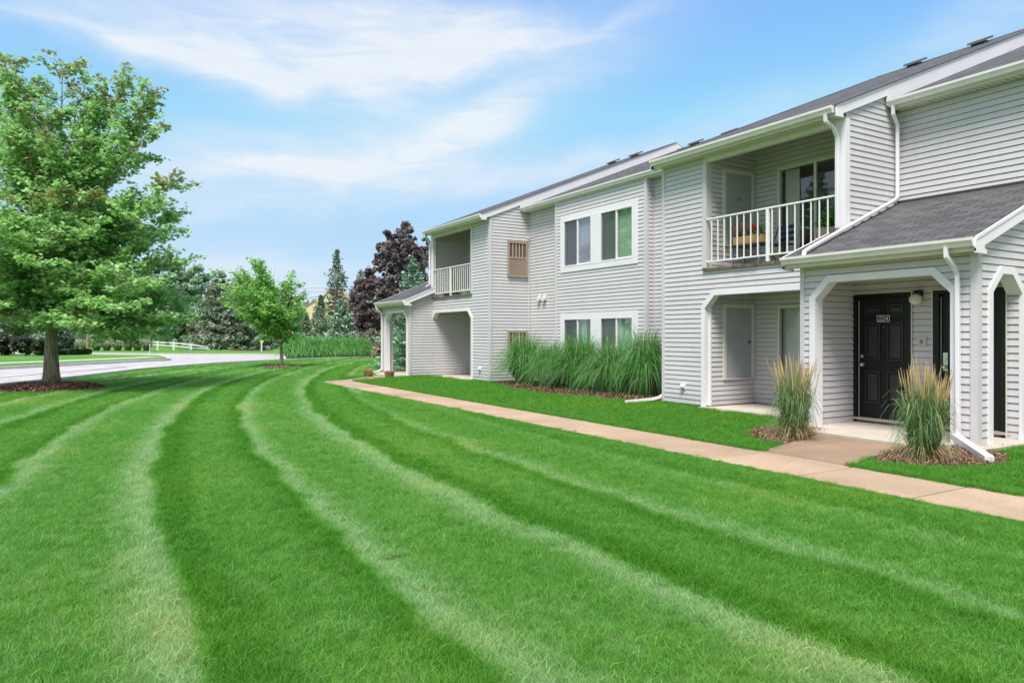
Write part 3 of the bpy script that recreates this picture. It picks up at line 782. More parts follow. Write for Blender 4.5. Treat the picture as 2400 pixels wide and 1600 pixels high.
# ---- far side: through-wall cooler sleeves, conduit, floodlights
for zb in (3.45, .53):
    Y = 20.11; x0, x1, z0, z1 = 11.79, 12.55, zb, zb + 1.15
    f = MB(); t = .07
    f.box(x0, x1, Y - .05, Y, z1 - t, z1); f.box(x0, x0 + t, Y - .05, Y, z0, z1 - t); f.box(x1 - t, x1, Y - .05, Y, z0, z1 - t); f.box(x0, x1, Y - .07, Y, z0 - .03, z0 + .03)
    f.box(x0 + t, x1 - t, Y - .045, Y, z0 + .58, z0 + .63)
    ws = part('cooler_sleeve', f, M_tan)
    MB().box(x0 + t, x1 - t, Y - .022, Y, z0 + .63, z1 - t).build('grille_back', mat('grille_brown', (.13, .085, .065), .7), ws)
    g = MB()
    for i in range(1, 5): g.box(x0 + t + i * .124 - .01, x0 + t + i * .124 + .01, Y - .04, Y - .02, z0 + .63, z1 - t)
    g.build('grille_bar', M_tanlt, ws)
    g = MB()
    for i in range(18): g.box(x0 + t + i * .0345, x0 + t + i * .0345 + .02, Y - .035, Y - .012, z0 + .03, z0 + .58)
    g.box(x0 + t, x1 - t, Y - .014, Y, z0 + .03, z0 + .58)
    g.build('louvre_panel', M_tan, ws)
part('conduit', MB().tube([(XM - .05, 20.02, .05), (XM - .05, 20.02, 4.70)], .014, 6).sphere((XM - .10, 20.0, 4.72), .05, .05, .04, 8, 6), M_side)
for yy in (19.42, 19.12):
    v = MB(); v.box(XM - .035, XM - .012, yy - .09, yy + .09, 2.64, 2.80); v.prism([(XM - .03, 2.78), (XM - .03, 2.67), (XM - .11, 2.63), (XM - .11, 2.72)], 'y', yy - .07, yy + .07)
    part('wall_vent', v, M_cream)

# ---- downspouts
# main gutter to porch roof, then down the roof along the block wall
downspout([(12.30, 7.46, 5.60), (12.32, 7.47, 5.45), (12.50, 7.50, 5.30), (12.52, 7.51, 5.15), (12.52, 7.51, 4.0), (12.40, 7.51, 3.92), (10.1, 7.51, zP(10.1) + .06), (9.96, 7.51, zP(9.96) + .05), (9.92, 7.50, 2.80)], .036)
# block gutter down the balcony corner
downspout([(10.80, 7.74, 5.30), (10.81, 7.74, 5.16), (11.00, 7.72, 5.06), (11.08, 7.71, 4.92), (11.08, 7.71, zP(11.08) + .08)], .036)
# porch gutter to the ground and its splash extension
downspout([(9.90, 5.27, 2.72), (9.90, 5.27, 2.58), (10.05, 5.25, 2.45), (10.12, 5.24, 2.34), (10.12, 5.23, .22), (10.02, 5.17, .15), (9.93, 5.13, .14)], .037)
part('downspout_extension', MB().prism([(-.05, .0), (.05, 0), (.05, .07), (-.05, .07)], 'y', 0, 1.15), M_white, local=True)
ex = bpy.data.objects['downspout_extension']; ex.parent = bld
p0 = Vector((9.97, 5.20, .15)); p1 = Vector((9.08, 4.30, .02)); dv = (p1 - p0).normalized()
ex.rotation_mode = 'QUATERNION'; ex.rotation_quaternion = dv.to_track_quat('Y', 'Z'); ex.location = p0 - origin(bld)
# far block and far porch
downspout([(10.80, mirr(7.70), 5.30), (10.81, mirr(7.70), 5.16), (11.00, mirr(7.60), 5.06), (11.07, mirr(7.58), 4.92), (11.07, mirr(7.58), 3.42), (10.95, mirr(7.50), 3.33)], .036)
downspout([(9.90, mirr(5.05), 2.72), (9.90, mirr(5.05), 2.58), (10.08, mirr(5.1), 2.42), (10.12, mirr(5.1), 2.3), (10.12, mirr(5.1), .18), (9.9, mirr(5.2), .10), (9.2, mirr(5.9), .04)], .037)
# recess downspout at the near block's far corner
downspout([(12.3, 12.2, 5.6), (12.5, 12.2, 5.4), (12.55, 12.2, 5.2), (12.55, 12.2, .2)], .036)
part('downspout_extension', MB().tube([(11.22, 12.15, .20), (11.12, 12.18, .13), (10.95, 12.25, .09), (10.35, 12.45, .045)], .045, 4, .8), M_white)

# ---- closing walls, gable ends and rear so the house is solid from the side
mb = MB()
GX = 2 * RIDGE - XF
siding(mb, (0, YE, 0), (1, 0, 0), (0, 1, 0), [[(XM, .05), (GX - 1.5, .05), (GX - 1.5, zM(XM) - .1), (RIDGE, zB(RIDGE) - .1), (XF, zB(XF) - .12), (XF, 2.6), (XM, 2.6)]])
mb.face([(GX - 1.5, YN, 0), (GX - 1.5, YE, 0), (GX - 1.5, YE, 5.7), (GX - 1.5, YN, 5.7)])
mb.face([(XM, YN, 0), (GX - 1.5, YN, 0), (GX - 1.5, YN, 5.7), (RIDGE, YN, 8.4), (XM, YN, 5.7)])
part('wall', mb, M_side)
# ================================================================= ground, paths, road, lawn
def stripe_color(b, dark, mid, light):  # light off leaning blades painted into the colour as pale and dark bands
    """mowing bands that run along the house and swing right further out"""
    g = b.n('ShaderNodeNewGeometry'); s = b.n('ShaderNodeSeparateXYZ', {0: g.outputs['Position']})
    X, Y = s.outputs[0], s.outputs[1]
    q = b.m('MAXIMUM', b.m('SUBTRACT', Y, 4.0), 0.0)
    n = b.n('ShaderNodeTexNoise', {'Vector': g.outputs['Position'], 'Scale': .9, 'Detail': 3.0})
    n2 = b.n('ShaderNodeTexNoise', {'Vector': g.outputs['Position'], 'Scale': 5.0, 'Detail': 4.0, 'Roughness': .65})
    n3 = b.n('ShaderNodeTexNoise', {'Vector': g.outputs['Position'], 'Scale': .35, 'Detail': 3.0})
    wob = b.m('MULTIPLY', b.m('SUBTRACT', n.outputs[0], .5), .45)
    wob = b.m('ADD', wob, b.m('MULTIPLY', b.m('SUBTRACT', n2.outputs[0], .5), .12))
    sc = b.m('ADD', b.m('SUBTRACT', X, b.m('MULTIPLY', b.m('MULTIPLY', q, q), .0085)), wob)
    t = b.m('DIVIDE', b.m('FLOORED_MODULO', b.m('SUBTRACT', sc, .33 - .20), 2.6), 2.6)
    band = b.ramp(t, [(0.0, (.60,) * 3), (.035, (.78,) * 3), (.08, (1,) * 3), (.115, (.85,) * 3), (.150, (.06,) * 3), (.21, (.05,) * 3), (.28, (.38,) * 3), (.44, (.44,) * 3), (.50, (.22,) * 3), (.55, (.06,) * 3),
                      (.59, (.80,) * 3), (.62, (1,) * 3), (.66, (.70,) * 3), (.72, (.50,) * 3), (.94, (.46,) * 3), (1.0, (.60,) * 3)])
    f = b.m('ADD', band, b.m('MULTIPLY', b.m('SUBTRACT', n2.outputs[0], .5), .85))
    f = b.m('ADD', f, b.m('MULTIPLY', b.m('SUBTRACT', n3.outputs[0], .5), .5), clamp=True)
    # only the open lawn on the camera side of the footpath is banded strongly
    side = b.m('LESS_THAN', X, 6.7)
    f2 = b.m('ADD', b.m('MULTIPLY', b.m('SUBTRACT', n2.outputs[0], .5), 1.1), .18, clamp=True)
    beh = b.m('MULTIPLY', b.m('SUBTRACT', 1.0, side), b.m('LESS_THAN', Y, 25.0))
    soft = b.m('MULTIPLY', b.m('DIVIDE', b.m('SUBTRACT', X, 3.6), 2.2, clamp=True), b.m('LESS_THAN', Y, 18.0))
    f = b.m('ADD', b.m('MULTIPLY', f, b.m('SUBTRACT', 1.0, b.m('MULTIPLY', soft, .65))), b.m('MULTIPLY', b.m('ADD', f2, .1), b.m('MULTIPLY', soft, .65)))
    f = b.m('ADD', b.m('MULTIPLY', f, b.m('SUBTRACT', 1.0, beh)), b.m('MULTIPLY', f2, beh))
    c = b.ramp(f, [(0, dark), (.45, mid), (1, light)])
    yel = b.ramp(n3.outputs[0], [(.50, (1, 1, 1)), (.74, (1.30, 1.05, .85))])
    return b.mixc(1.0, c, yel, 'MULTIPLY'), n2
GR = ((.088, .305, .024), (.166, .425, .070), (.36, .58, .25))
def lawn_mat():
    m = bpy.data.materials.new('lawn_soil_green'); m.use_nodes = True; b = NB(m.node_tree); bs = m.node_tree.nodes['Principled BSDF']
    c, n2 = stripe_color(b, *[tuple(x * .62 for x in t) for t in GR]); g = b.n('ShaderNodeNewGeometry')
    f = b.n('ShaderNodeTexNoise', {'Vector': g.outputs['Position'], 'Scale': 28.0, 'Detail': 6.0, 'Roughness': .7})
    v = b.m('ADD', b.m('MULTIPLY', f.outputs[0], 1.0), .5)
    b.set(bs.inputs['Base Color'], b.mixc(1.0, c, b.n('ShaderNodeCombineColor', {0: v, 1: v, 2: v}).outputs[0], 'MULTIPLY'))
    bs.inputs['Roughness'].default_value = .95; bs.inputs['Specular IOR Level'].default_value = .1
    bp = b.n('ShaderNodeBump', {'Height': f.outputs[0], 'Strength': 1.0, 'Distance': .05}); b.set(bs.inputs['Normal'], bp.outputs[0])
    return m
def blade_mat():
    m = bpy.data.materials.new('grass_blade'); m.use_nodes = True; b = NB(m.node_tree); bs = m.node_tree.nodes['Principled BSDF']; ou = m.node_tree.nodes['Material Output']
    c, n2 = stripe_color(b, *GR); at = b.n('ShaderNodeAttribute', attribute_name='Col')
    cc = b.mixc(1.0, c, at.outputs['Color'], 'MULTIPLY')
    b.set(bs.inputs['Base Color'], cc); bs.inputs['Roughness'].default_value = .5; bs.inputs['Specular IOR Level'].default_value = .25
    tr = b.n('ShaderNodeBsdfTranslucent'); b.set(tr.inputs[0], cc)
    mx = b.n('ShaderNodeMixShader', {0: .45, 1: bs.outputs[0], 2: tr.outputs[0]}); b.set(ou.inputs[0], mx.outputs[0])
    return m
def sheet(name, pts, z, m, kind='structure', th=None):
    mb = MB()
    if th: mb.prism(pts, 'z', z - th, z)
    else: mb.face([(x, y, z) for x, y in pts])
    o = mb.build(name, m); o['kind'] = kind; return o
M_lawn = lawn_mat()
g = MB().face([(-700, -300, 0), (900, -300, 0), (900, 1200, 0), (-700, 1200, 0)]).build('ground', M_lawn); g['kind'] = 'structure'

def path_mat(name, col, joints=True):
    m = bpy.data.materials.new(name); m.use_nodes = True; b = NB(m.node_tree); bs = m.node_tree.nodes['Principled BSDF']
    g = b.n('ShaderNodeNewGeometry'); P = g.outputs['Position']
    n1 = b.n('ShaderNodeTexNoise', {'Vector': P, 'Scale': 1.1, 'Detail': 4.0}); n2 = b.n('ShaderNodeTexNoise', {'Vector': P, 'Scale': 55.0, 'Detail': 4.0, 'Roughness': .8})
    v = b.n('ShaderNodeTexVoronoi', {'Vector': P, 'Scale': 42.0})
    c = b.ramp(n1.outputs[0], [(.3, tuple(x * .80 for x in col)), (.7, tuple(min(1, x * 1.1) for x in col))])
    sy = b.n('ShaderNodeSeparateXYZ', {0: P}); wn = b.n('ShaderNodeTexWhiteNoise', {'W': b.m('FLOOR', b.m('DIVIDE', b.m('SUBTRACT', 22.6, sy.outputs[1]), 1.25))}, noise_dimensions='1D')
    k = b.m('ADD', b.m('MULTIPLY', wn.outputs[0], .16), .92); c = b.mixc(1.0, c, b.n('ShaderNodeCombineColor', {0: k, 1: k, 2: k}).outputs[0], 'MULTIPLY')
    sp_ = b.ramp(n2.outputs[0], [(.32, (.72, .70, .68)), (.5, (1, 1, 1)), (.7, (1.12, 1.12, 1.12))])
    dots = b.ramp(v.outputs['Distance'], [(.0, (.62, .60, .58)), (.16, (.8, .8, .8)), (.25, (1, 1, 1))])
    c = b.mixc(1.0, c, sp_, 'MULTIPLY'); c = b.mixc(.7, c, b.mixc(1.0, c, dots, 'MULTIPLY'))
    b.set(bs.inputs['Base Color'], c); bs.inputs['Roughness'].default_value = .9
    bp = b.n('ShaderNodeBump', {'Height': n2.outputs[0], 'Strength': .5, 'Distance': .006}); b.set(bs.inputs['Normal'], bp.outputs[0])
    return m
M_path = path_mat('footpath_concrete', (.45, .315, .215)); M_walk = path_mat('walkway_concrete', (.33, .22, .148))
M_road = path_mat('road_concrete', (.50, .455, .465)); M_curb = mat('curb_concrete', (.55, .53, .48), .85, var=.1)
M_yellow = mat('road_yellow', (.75, .50, .12), .8, var=.2, vscale=5)
# footpath slabs, a joint every 1.25 m
XS0, XS1 = 6.60, 7.65
mb = MB(); y = 23.3; jj = .020
ends = [23.3]
yy = 22.6
while yy > -8: ends.append(yy); yy -= 1.25
for a, c in zip(ends[:-1], ends[1:]):
    mb.box(XS0, XS1, c + jj / 2, a - jj / 2, -.12, .006)
fp = mb.build('footpath', M_path, bevel=.006); fp['kind'] = 'structure'
br_ = [(XS0 + .12, 23.31), (XS1 - .02, 23.31), (9.66, 24.35), (9.66, 26.3), (7.7, 23.95), (6.9, 23.62)]
o = MB().prism(br_, 'z', -.1, .004).build('footpath', M_path); o['kind'] = 'structure'
wk = [(7.645, 6.42), (7.645, 5.16), (8.3, 5.36), (9.60, 5.66), (9.60, 7.02), (8.6, 6.72)]
o = MB().prism(wk, 'z', -.12, .012).build('entrance_walk', M_walk); o['kind'] = 'structure'

# road: points read off the photograph and laid on the ground plane
G = ground_pt
near_edge = [G(-260, 958), G(-120, 927), G(0, 907.7), G(137, 893), G(327, 869), G(506, 854), G(655, 846), G(760, 842), G(900, 838.5)]
far_back = [G(900, 832.5), G(720, 832), G(655, 832), G(400, 831), G(208, 829), G(-400, 826)]
road = sheet('road', near_edge + far_back + [G(-400, 990)], .004, M_road)
isl = [G(-400, 905), G(-100, 873), G(0, 866), G(137, 858.6), G(327, 848.4), G(380, 846), G(397, 844.3), G(392, 841), G(372, 836.6), G(213, 834.2), G(0, 832.5), G(-400, 830)]
o = sheet('verge', isl, .13, M_lawn, th=.2)
def ribbon_path(name, line, wd, z, m, th=.03):
    L = [Vector((p[0], p[1], 0)) for p in line]; A, B_ = [], []
    for i, p in enumerate(L):
        t = (L[min(i + 1, len(L) - 1)] - L[max(i - 1, 0)]).normalized(); n = Vector((-t.y, t.x, 0)) * wd / 2
        A.append(p + n); B_.append(p - n)
    mb = MB()
    for i in range(len(L) - 1): mb.prism([tuple(A[i][:2]), tuple(A[i + 1][:2]), tuple(B_[i + 1][:2]), tuple(B_[i][:2])], 'z', z - th, z)
    o = mb.build(name, m); o['kind'] = 'structure'; return o
ribbon_path('curb', isl[1:11], .16, .135, M_curb, .2)
ribbon_path('curb', near_edge[1:], .16, .12, M_curb, .2)
ribbon_path('curb', [G(720, 831.6), G(655, 831.6), G(400, 830.6), G(208, 828.6), G(-100, 827)], .16, .10, M_curb, .2)
def shift_line(line, dx, dy): return [(x + dx, y + dy) for x, y in line]
ribbon_path('pavement', [G(-100, 871 - 9), G(0, 857), G(137, 851.5), G(300, 844), G(362, 841)], 1.2, .14, M_curb)
ribbon_path('pavement', [G(-80, 933), G(0, 919.6), G(143, 903), G(298, 885), G(420, 872), G(520, 863)], .42, .02, M_curb)
for off in (-.12, .12):
    ribbon_path('lane_marking', shift_line([G(-300, 921), G(-100, 897), G(0, 885.4), G(110, 875.5), G(208, 868), G(300, 859.5)], off * .6, off), .15, .009, M_yellow, .003)
# driveway apron corner behind the grass hedge
sheet('apron', [G(655, 846), G(676, 845), G(672, 836), G(655, 833)], .012, M_curb)

# ---- mulch
def mulch_mat():
    m = bpy.data.materials.new('bark_mulch'); m.use_nodes = True; b = NB(m.node_tree); bs = m.node_tree.nodes['Principled BSDF']
    g = b.n('ShaderNodeNewGeometry'); P = g.outputs['Position']; at = b.n('ShaderNodeAttribute', attribute_name='Col')
    b.set(bs.inputs['Base Color'], at.outputs['Color']); bs.inputs['Roughness'].default_value = .95; return m
M_mulch = mulch_mat()
M_mulchbase = mat('mulch_soil', (.055, .026, .016), .95, var=.5, vscale=25, bump=1.0, bscale=60)
def inside(poly, x, y):
    c = np.zeros(len(x), bool); n = len(poly)
    for i in range(n):
        x0, y0 = poly[i]; x1, y1 = poly[(i + 1) % n]
        if y0 == y1: continue
        k = ((y0 > y) != (y1 > y)) & (x < (x1 - x0) * (y - y0) / (y1 - y0) + x0); c ^= k
    return c
BEDS = []
def smooth_poly(pts, n=3):
    P = [Vector((p[0], p[1])) for p in pts]
    for _ in range(n):
        Q = []
        for i in range(len(P)):
            a, c = P[i], P[(i + 1) % len(P)]; Q += [a * .75 + c * .25, a * .25 + c * .75]
        P = Q
    return [tuple(p) for p in P]
def mulch(name, poly, hmax, label, dens, chip=(.05, .012), cols=((.16, .07, .045), (.28, .15, .10), (.08, .035, .025)), smooth=2, seed=1):
    rng = np.random.default_rng(seed)
    poly = smooth_poly(poly, smooth) if smooth else poly
    BEDS.append(poly)
    A = np.array(poly); c = A.mean(0)
    mb = MB(); n = len(poly)       # low mound of rings
    rings = [1.0, .93, .75, .5, .25]; hs = [-.02, .25, .6, .85, 1]
    vs = []
    for r, h in zip(rings, hs): vs += [(c[0] + (p[0] - c[0]) * r, c[1] + (p[1] - c[1]) * r, max(.006, h * hmax) if h > 0 else 0.0) for p in poly]
    mb.v = vs + [(c[0], c[1], hmax)]
    for k in range(len(rings) - 1):
        for i in range(n): mb.f.append([k * n + i, k * n + (i + 1) % n, (k + 1) * n + (i + 1) % n, (k + 1) * n + i])
    k = len(rings) - 1
    for i in range(n): mb.f.append([k * n + i, k * n + (i + 1) % n, len(mb.v) - 1])
    base = mb.build(name, M_mulchbase, smooth=True); tag(base, kind='stuff'); 
    if label: base['label'] = label
    lo, hi = A.min(0), A.max(0); area = (hi - lo).prod(); N = int(area * dens)
    x = rng.uniform(lo[0] - .06, hi[0] + .06, N); y = rng.uniform(lo[1] - .06, hi[1] + .06, N)
    x += rng.normal(0, .02, N); y += rng.normal(0, .02, N)
    ok = inside(poly, x, y); x, y = x[ok], y[ok]; N = len(x)
    # height from radial position
    ang = np.arctan2(y - c[1], x - c[0]); pa = np.arctan2(A[:, 1] - c[1], A[:, 0] - c[0]); pr = np.hypot(A[:, 0] - c[0], A[:, 1] - c[1])
    od = np.argsort(pa); rr = np.hypot(x - c[0], y - c[1]) / np.interp(ang, pa[od], pr[od], period=2 * np.pi)
    z = hmax * np.interp(rr, rings[::-1], hs[::-1]) + .008
    L = chip[0] * rng.uniform(.5, 1.5, N); Wd = chip[1] * rng.uniform(.6, 1.5, N); a = rng.uniform(0, 2 * np.pi, N)
    tilt = rng.normal(0, .35, N)
    u = np.stack([np.cos(a) * np.cos(tilt), np.sin(a) * np.cos(tilt), np.sin(tilt)], 1); t2 = rng.normal(0, .5, N)
    v = np.stack([-np.sin(a) * np.cos(t2), np.cos(a) * np.cos(t2), np.sin(t2)], 1)
    P = np.stack([x, y, z + .5 * L * np.abs(np.sin(tilt))], 1)
    q = np.stack([P - u * L[:, None] / 2 - v * Wd[:, None] / 2, P + u * L[:, None] / 2 - v * Wd[:, None] / 2, P + u * L[:, None] / 2 + v * Wd[:, None] / 2, P - u * L[:, None] / 2 + v * Wd[:, None] / 2], 1).reshape(-1, 3)
    C = np.array(cols)[rng.choice(len(cols), N, p=[.5] + [.5 / (len(cols) - 1)] * (len(cols) - 1))] * rng.uniform(.6, 1.3, (N, 1))
    o = np_mesh('chips', q, 4, M_mulch, C, base); o.location = (0, 0, 0)
    return base
EDGE = M_mulch
TAN = ((.20, .11, .07), (.42, .30, .19), (.09, .05, .035), (.33, .20, .12))
mulch('mulch_ring', [(-.88 + 1.42 * math.cos(t) * (1 + .04 * math.sin(3 * t)), 24.1 + 1.42 * math.sin(t)) for t in np.linspace(0, 2 * math.pi, 22)[:-1]], .17, 'dark red bark mulch mounded round the large maple trunk', 900, (.07, .018), ((.34, .15, .115), (.48, .25, .19), (.17, .07, .055)), 1)
X2, Y2 = world(660, 33.4)
mulch('mulch_ring', [(X2 + .95 * math.cos(t), Y2 + .95 * math.sin(t)) for t in np.linspace(0, 2 * math.pi, 18)[:-1]], .08, 'thin ring of grey brown mulch round the small maple', 900, (.08, .02), ((.27, .17, .12), (.4, .27, .2), (.16, .1, .08)), 1, 2)
mulch('mulch_bed', [(11.2, 19.9), (10.8, 18.9), (10.3, 17.0), (10.25, 15.5), (10.6, 13.8), (11.0, 12.5), (11.3, 12.15), (12.6, 12.15), (12.6, 20.0)], .04, 'brown bark mulch bed under the arching grasses by the bay', 1500, (.07, .016), ((.17, .085, .06), (.30, .17, .12), (.08, .04, .03)), 2, 3)
mulch('mulch_bed', [(8.25, 6.62), (8.5, 7.45), (9.1, 7.85), (9.75, 7.95), (10.15, 7.8), (10.15, 7.1), (9.62, 7.05), (9.1, 6.85)], .05, 'mulch patch with dry straw left of the entrance walk', 5500, (.06, .006), TAN, 1, 4)
mulch('mulch_bed', [(8.1, 5.22), (8.3, 4.75), (8.55, 4.45), (9.1, 4.25), (9.9, 4.45), (10.15, 4.95), (10.0, 5.4), (9.62, 5.6), (8.8, 5.42)], .05, 'mulch patch with dry straw right of the entrance walk', 5500, (.06, .006), TAN, 1, 5)
mulch('mulch_bed', [world(670, 45.3), world(760, 45.0), world(880, 46.2), world(905, 48), world(880, 50), world(760, 48), world(670, 48)], .06, 'brown mulch strip under the long grass hedge', 60, (.12, .03), ((.17, .085, .06), (.30, .17, .12), (.08, .04, .03)), 1, 6)
mulch('mulch_ring', [(world(968, 32.6)[0] + 1.9 * math.cos(t), world(968, 32.6)[1] + 1.9 * math.sin(t)) for t in np.linspace(0, 2 * math.pi, 18)[:-1]], .08, 'mulch ring under the spruce behind the far porch', 200, (.08, .02), ((.27, .17, .12), (.4, .27, .2), (.16, .1, .08)), 1, 7)
mulch('mulch_bed', [world(540, 70), world(600, 69), world(640, 70), world(640, 74), world(540, 74)], .1, 'far strip of brown mulch under the spruces across the road', 20, (.12, .03), ((.2, .1, .07), (.30, .17, .12), (.12, .06, .04)), 1, 8)

# ---- grass blades: tufts placed over the lawn, one uncountable mass
def tuft(nb, rad, h, wd, seed, seg=2, lean=.95):
    rng = np.random.default_rng(seed); V = []; F = []; C = []
    for i in range(nb):
        a = rng.uniform(0, 6.283); r = rad * math.sqrt(rng.uniform()); x, y = r * math.cos(a), r * math.sin(a)
        hh = h * rng.uniform(.55, 1.15); la = rng.uniform(0, 6.283); ln = lean * rng.uniform(.1, 1.3) * hh; fa = rng.uniform(0, 6.283)
        w2 = wd * rng.uniform(.6, 1.2) / 2; n = len(V)
        br = rng.uniform(.7, 1.3); yel = rng.uniform() < .03
        for k in range(seg + 1):
            t = k / seg; cx = x + math.cos(la) * ln * t * t; cy = y + math.sin(la) * ln * t * t; cz = hh * (t - .12 * t * t) - .004; ww = w2 * (1 - t * .85)
            V += [(cx - math.cos(fa) * ww, cy - math.sin(fa) * ww, cz), (cx + math.cos(fa) * ww, cy + math.sin(fa) * ww, cz)]
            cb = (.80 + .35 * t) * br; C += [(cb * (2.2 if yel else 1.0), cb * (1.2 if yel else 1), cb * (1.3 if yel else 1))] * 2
        for k in range(seg): F += [n + 2 * k, n + 2 * k + 1, n + 2 * k + 3, n + 2 * k + 2]
    return np.array(V), F, np.array(C)
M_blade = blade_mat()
hid = bpy.data.collections.new('tuft_sources')
TUF = []
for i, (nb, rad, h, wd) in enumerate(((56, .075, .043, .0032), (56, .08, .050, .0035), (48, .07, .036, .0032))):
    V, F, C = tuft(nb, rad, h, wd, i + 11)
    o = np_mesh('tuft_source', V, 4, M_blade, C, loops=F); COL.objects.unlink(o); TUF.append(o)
rng = np.random.default_rng(3)
def scatter(dmin, dmax, dens, pxa=-700, pxb=3000):
    r0, r1 = (pxa - 1200) / FPX, (pxb - 1200) / FPX
    area = .5 * (r1 - r0) * (dmax ** 2 - dmin ** 2); N = int(area * dens)
    d = np.sqrt(rng.uniform(dmin ** 2, dmax ** 2, N)); r = rng.uniform(r0, r1, N)
    return d * (SY + CY * r), d * (CY - SY * r), d
parts_ = []
for dmin, dmax, dens, sc in ((1.2, 5.0, 520, 1.0), (5.0, 8.5, 360, 1.1), (8.5, 14.0, 210, 1.25), (14, 24, 90, 1.6), (24, 46, 26, 2.2)):
    x, y, d = scatter(dmin, dmax, dens); parts_.append(np.stack([x, y, np.full(len(x), sc)], 1))
# denser fringe along the footpath edges
N = 9000; yv = rng.uniform(1.0, 23.0, N); sd_ = rng.integers(0, 2, N)
xv = np.where(sd_ == 0, XS0 - rng.uniform(.0, .07, N), XS1 + rng.uniform(.0, .07, N)); parts_.append(np.stack([xv, yv, np.where(sd_ == 0, .55, .95)], 1))
P = np.concatenate(parts_)
def infront(P):
    x, y = P[:, 0], P[:, 1]; ok = np.ones(len(P), bool); e = .012
    ok &= ~((x > XS0 + e) & (x < XS1 - e) & (y < 23.3))
    for poly in BEDS + [br_, wk, near_edge + far_back + [G(-400, 990)]]: ok &= ~inside(poly, x, y)
    ok &= ~((x > 7.6) & (x < 7.75) & (y > 5.2) & (y < 6.4))
    ok &= ~((x > XF - .0) & (y > 7.6) & (y < 24.6)); ok &= ~((x > 9.6) & (y > 4.84) & (y < 7.75)); ok &= ~((x > 9.62) & (y > 24.4) & (y < 27.4)); ok &= ~((x > 10.9) & (y < 11) & (y > 7)); ok &= ~((x > XM) & (y < 25))
    ok &= ~((x > 11.0) & (x < 12.7) & (y > 21.2) & (y < 24.7))
    return ok
P = P[infront(P)]
x, y = P[:, 0], P[:, 1]
n_ = len(P); me = bpy.data.meshes.new('grass'); me.vertices.add(n_)
me.vertices.foreach_set('co', np.stack([x, y, np.zeros(n_)], 1).astype(np.float32).ravel())
def fattr(nm, typ, arr, key='value'):
    a_ = me.attributes.new(nm, typ, 'POINT'); a_.data.foreach_set(key, arr.ravel())
grow = np.where(x > XS1, 1.15, np.where((x > XS0 - .25), .65, 1.0))
fattr('sc', 'FLOAT', (P[:, 2] * rng.uniform(.8, 1.2, n_) * grow).astype(np.float32))
rot = np.stack([rng.normal(0, .16, n_), rng.normal(0, .16, n_), rng.uniform(0, 6.283, n_)], 1).astype(np.float32)
fattr('rt', 'FLOAT_VECTOR', rot, 'vector'); fattr('ix', 'INT', rng.integers(0, 3, n_).astype(np.int32))
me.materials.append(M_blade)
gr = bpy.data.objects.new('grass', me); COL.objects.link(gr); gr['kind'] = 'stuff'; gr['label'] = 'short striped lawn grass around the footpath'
ng = bpy.data.node_groups.new('lawn', 'GeometryNodeTree')
ng.interface.new_socket('Geometry', in_out='INPUT', socket_type='NodeSocketGeometry'); ng.interface.new_socket('Geometry', in_out='OUTPUT', socket_type='NodeSocketGeometry')
gi = ng.nodes.new('NodeGroupInput'); go = ng.nodes.new('NodeGroupOutput'); iop = ng.nodes.new('GeometryNodeInstanceOnPoints'); g2i = ng.nodes.new('GeometryNodeGeometryToInstance')
for o in reversed(TUF):
    oi = ng.nodes.new('GeometryNodeObjectInfo'); oi.inputs[0].default_value = o; oi.inputs[1].default_value = False
    ng.links.new(oi.outputs['Geometry'], g2i.inputs[0])
jn = None
for nm, typ, sock in (('sc', 'FLOAT', 'Scale'), ('rt', 'FLOAT_VECTOR', 'Rotation'), ('ix', 'INT', 'Instance Index')):
    na = ng.nodes.new('GeometryNodeInputNamedAttribute'); na.data_type = typ; na.inputs[0].default_value = nm
    ng.links.new(na.outputs[0], iop.inputs[sock])
# three separate instances joined
ng.nodes.remove(g2i); jn = ng.nodes.new('GeometryNodeJoinGeometry')
for nd in [n for n in ng.nodes if n.bl_idname == 'GeometryNodeObjectInfo']:
    k = ng.nodes.new('GeometryNodeGeometryToInstance'); ng.links.new(nd.outputs['Geometry'], k.inputs[0]); ng.links.new(k.outputs[0], jn.inputs[0])
iop.inputs['Pick Instance'].default_value = True
ng.links.new(gi.outputs[0], iop.inputs['Points']); ng.links.new(jn.outputs[0], iop.inputs['Instance']); ng.links.new(iop.outputs[0], go.inputs[0])
md = gr.modifiers.new('lawn', 'NODES'); md.node_group = ng
print('TUFTS', n_)
# ================================================================= plants
M_leaf = mat('maple_leaf', (.1, .3, .05), .38, attr=True, trans=.5, spec=.5)
M_needle = mat('spruce_needle', (.1, .2, .1), .6, attr=True, trans=.12, spec=.2)
M_reed = mat('grass_leaf', (.1, .3, .05), .5, attr=True, trans=.25, spec=.3)

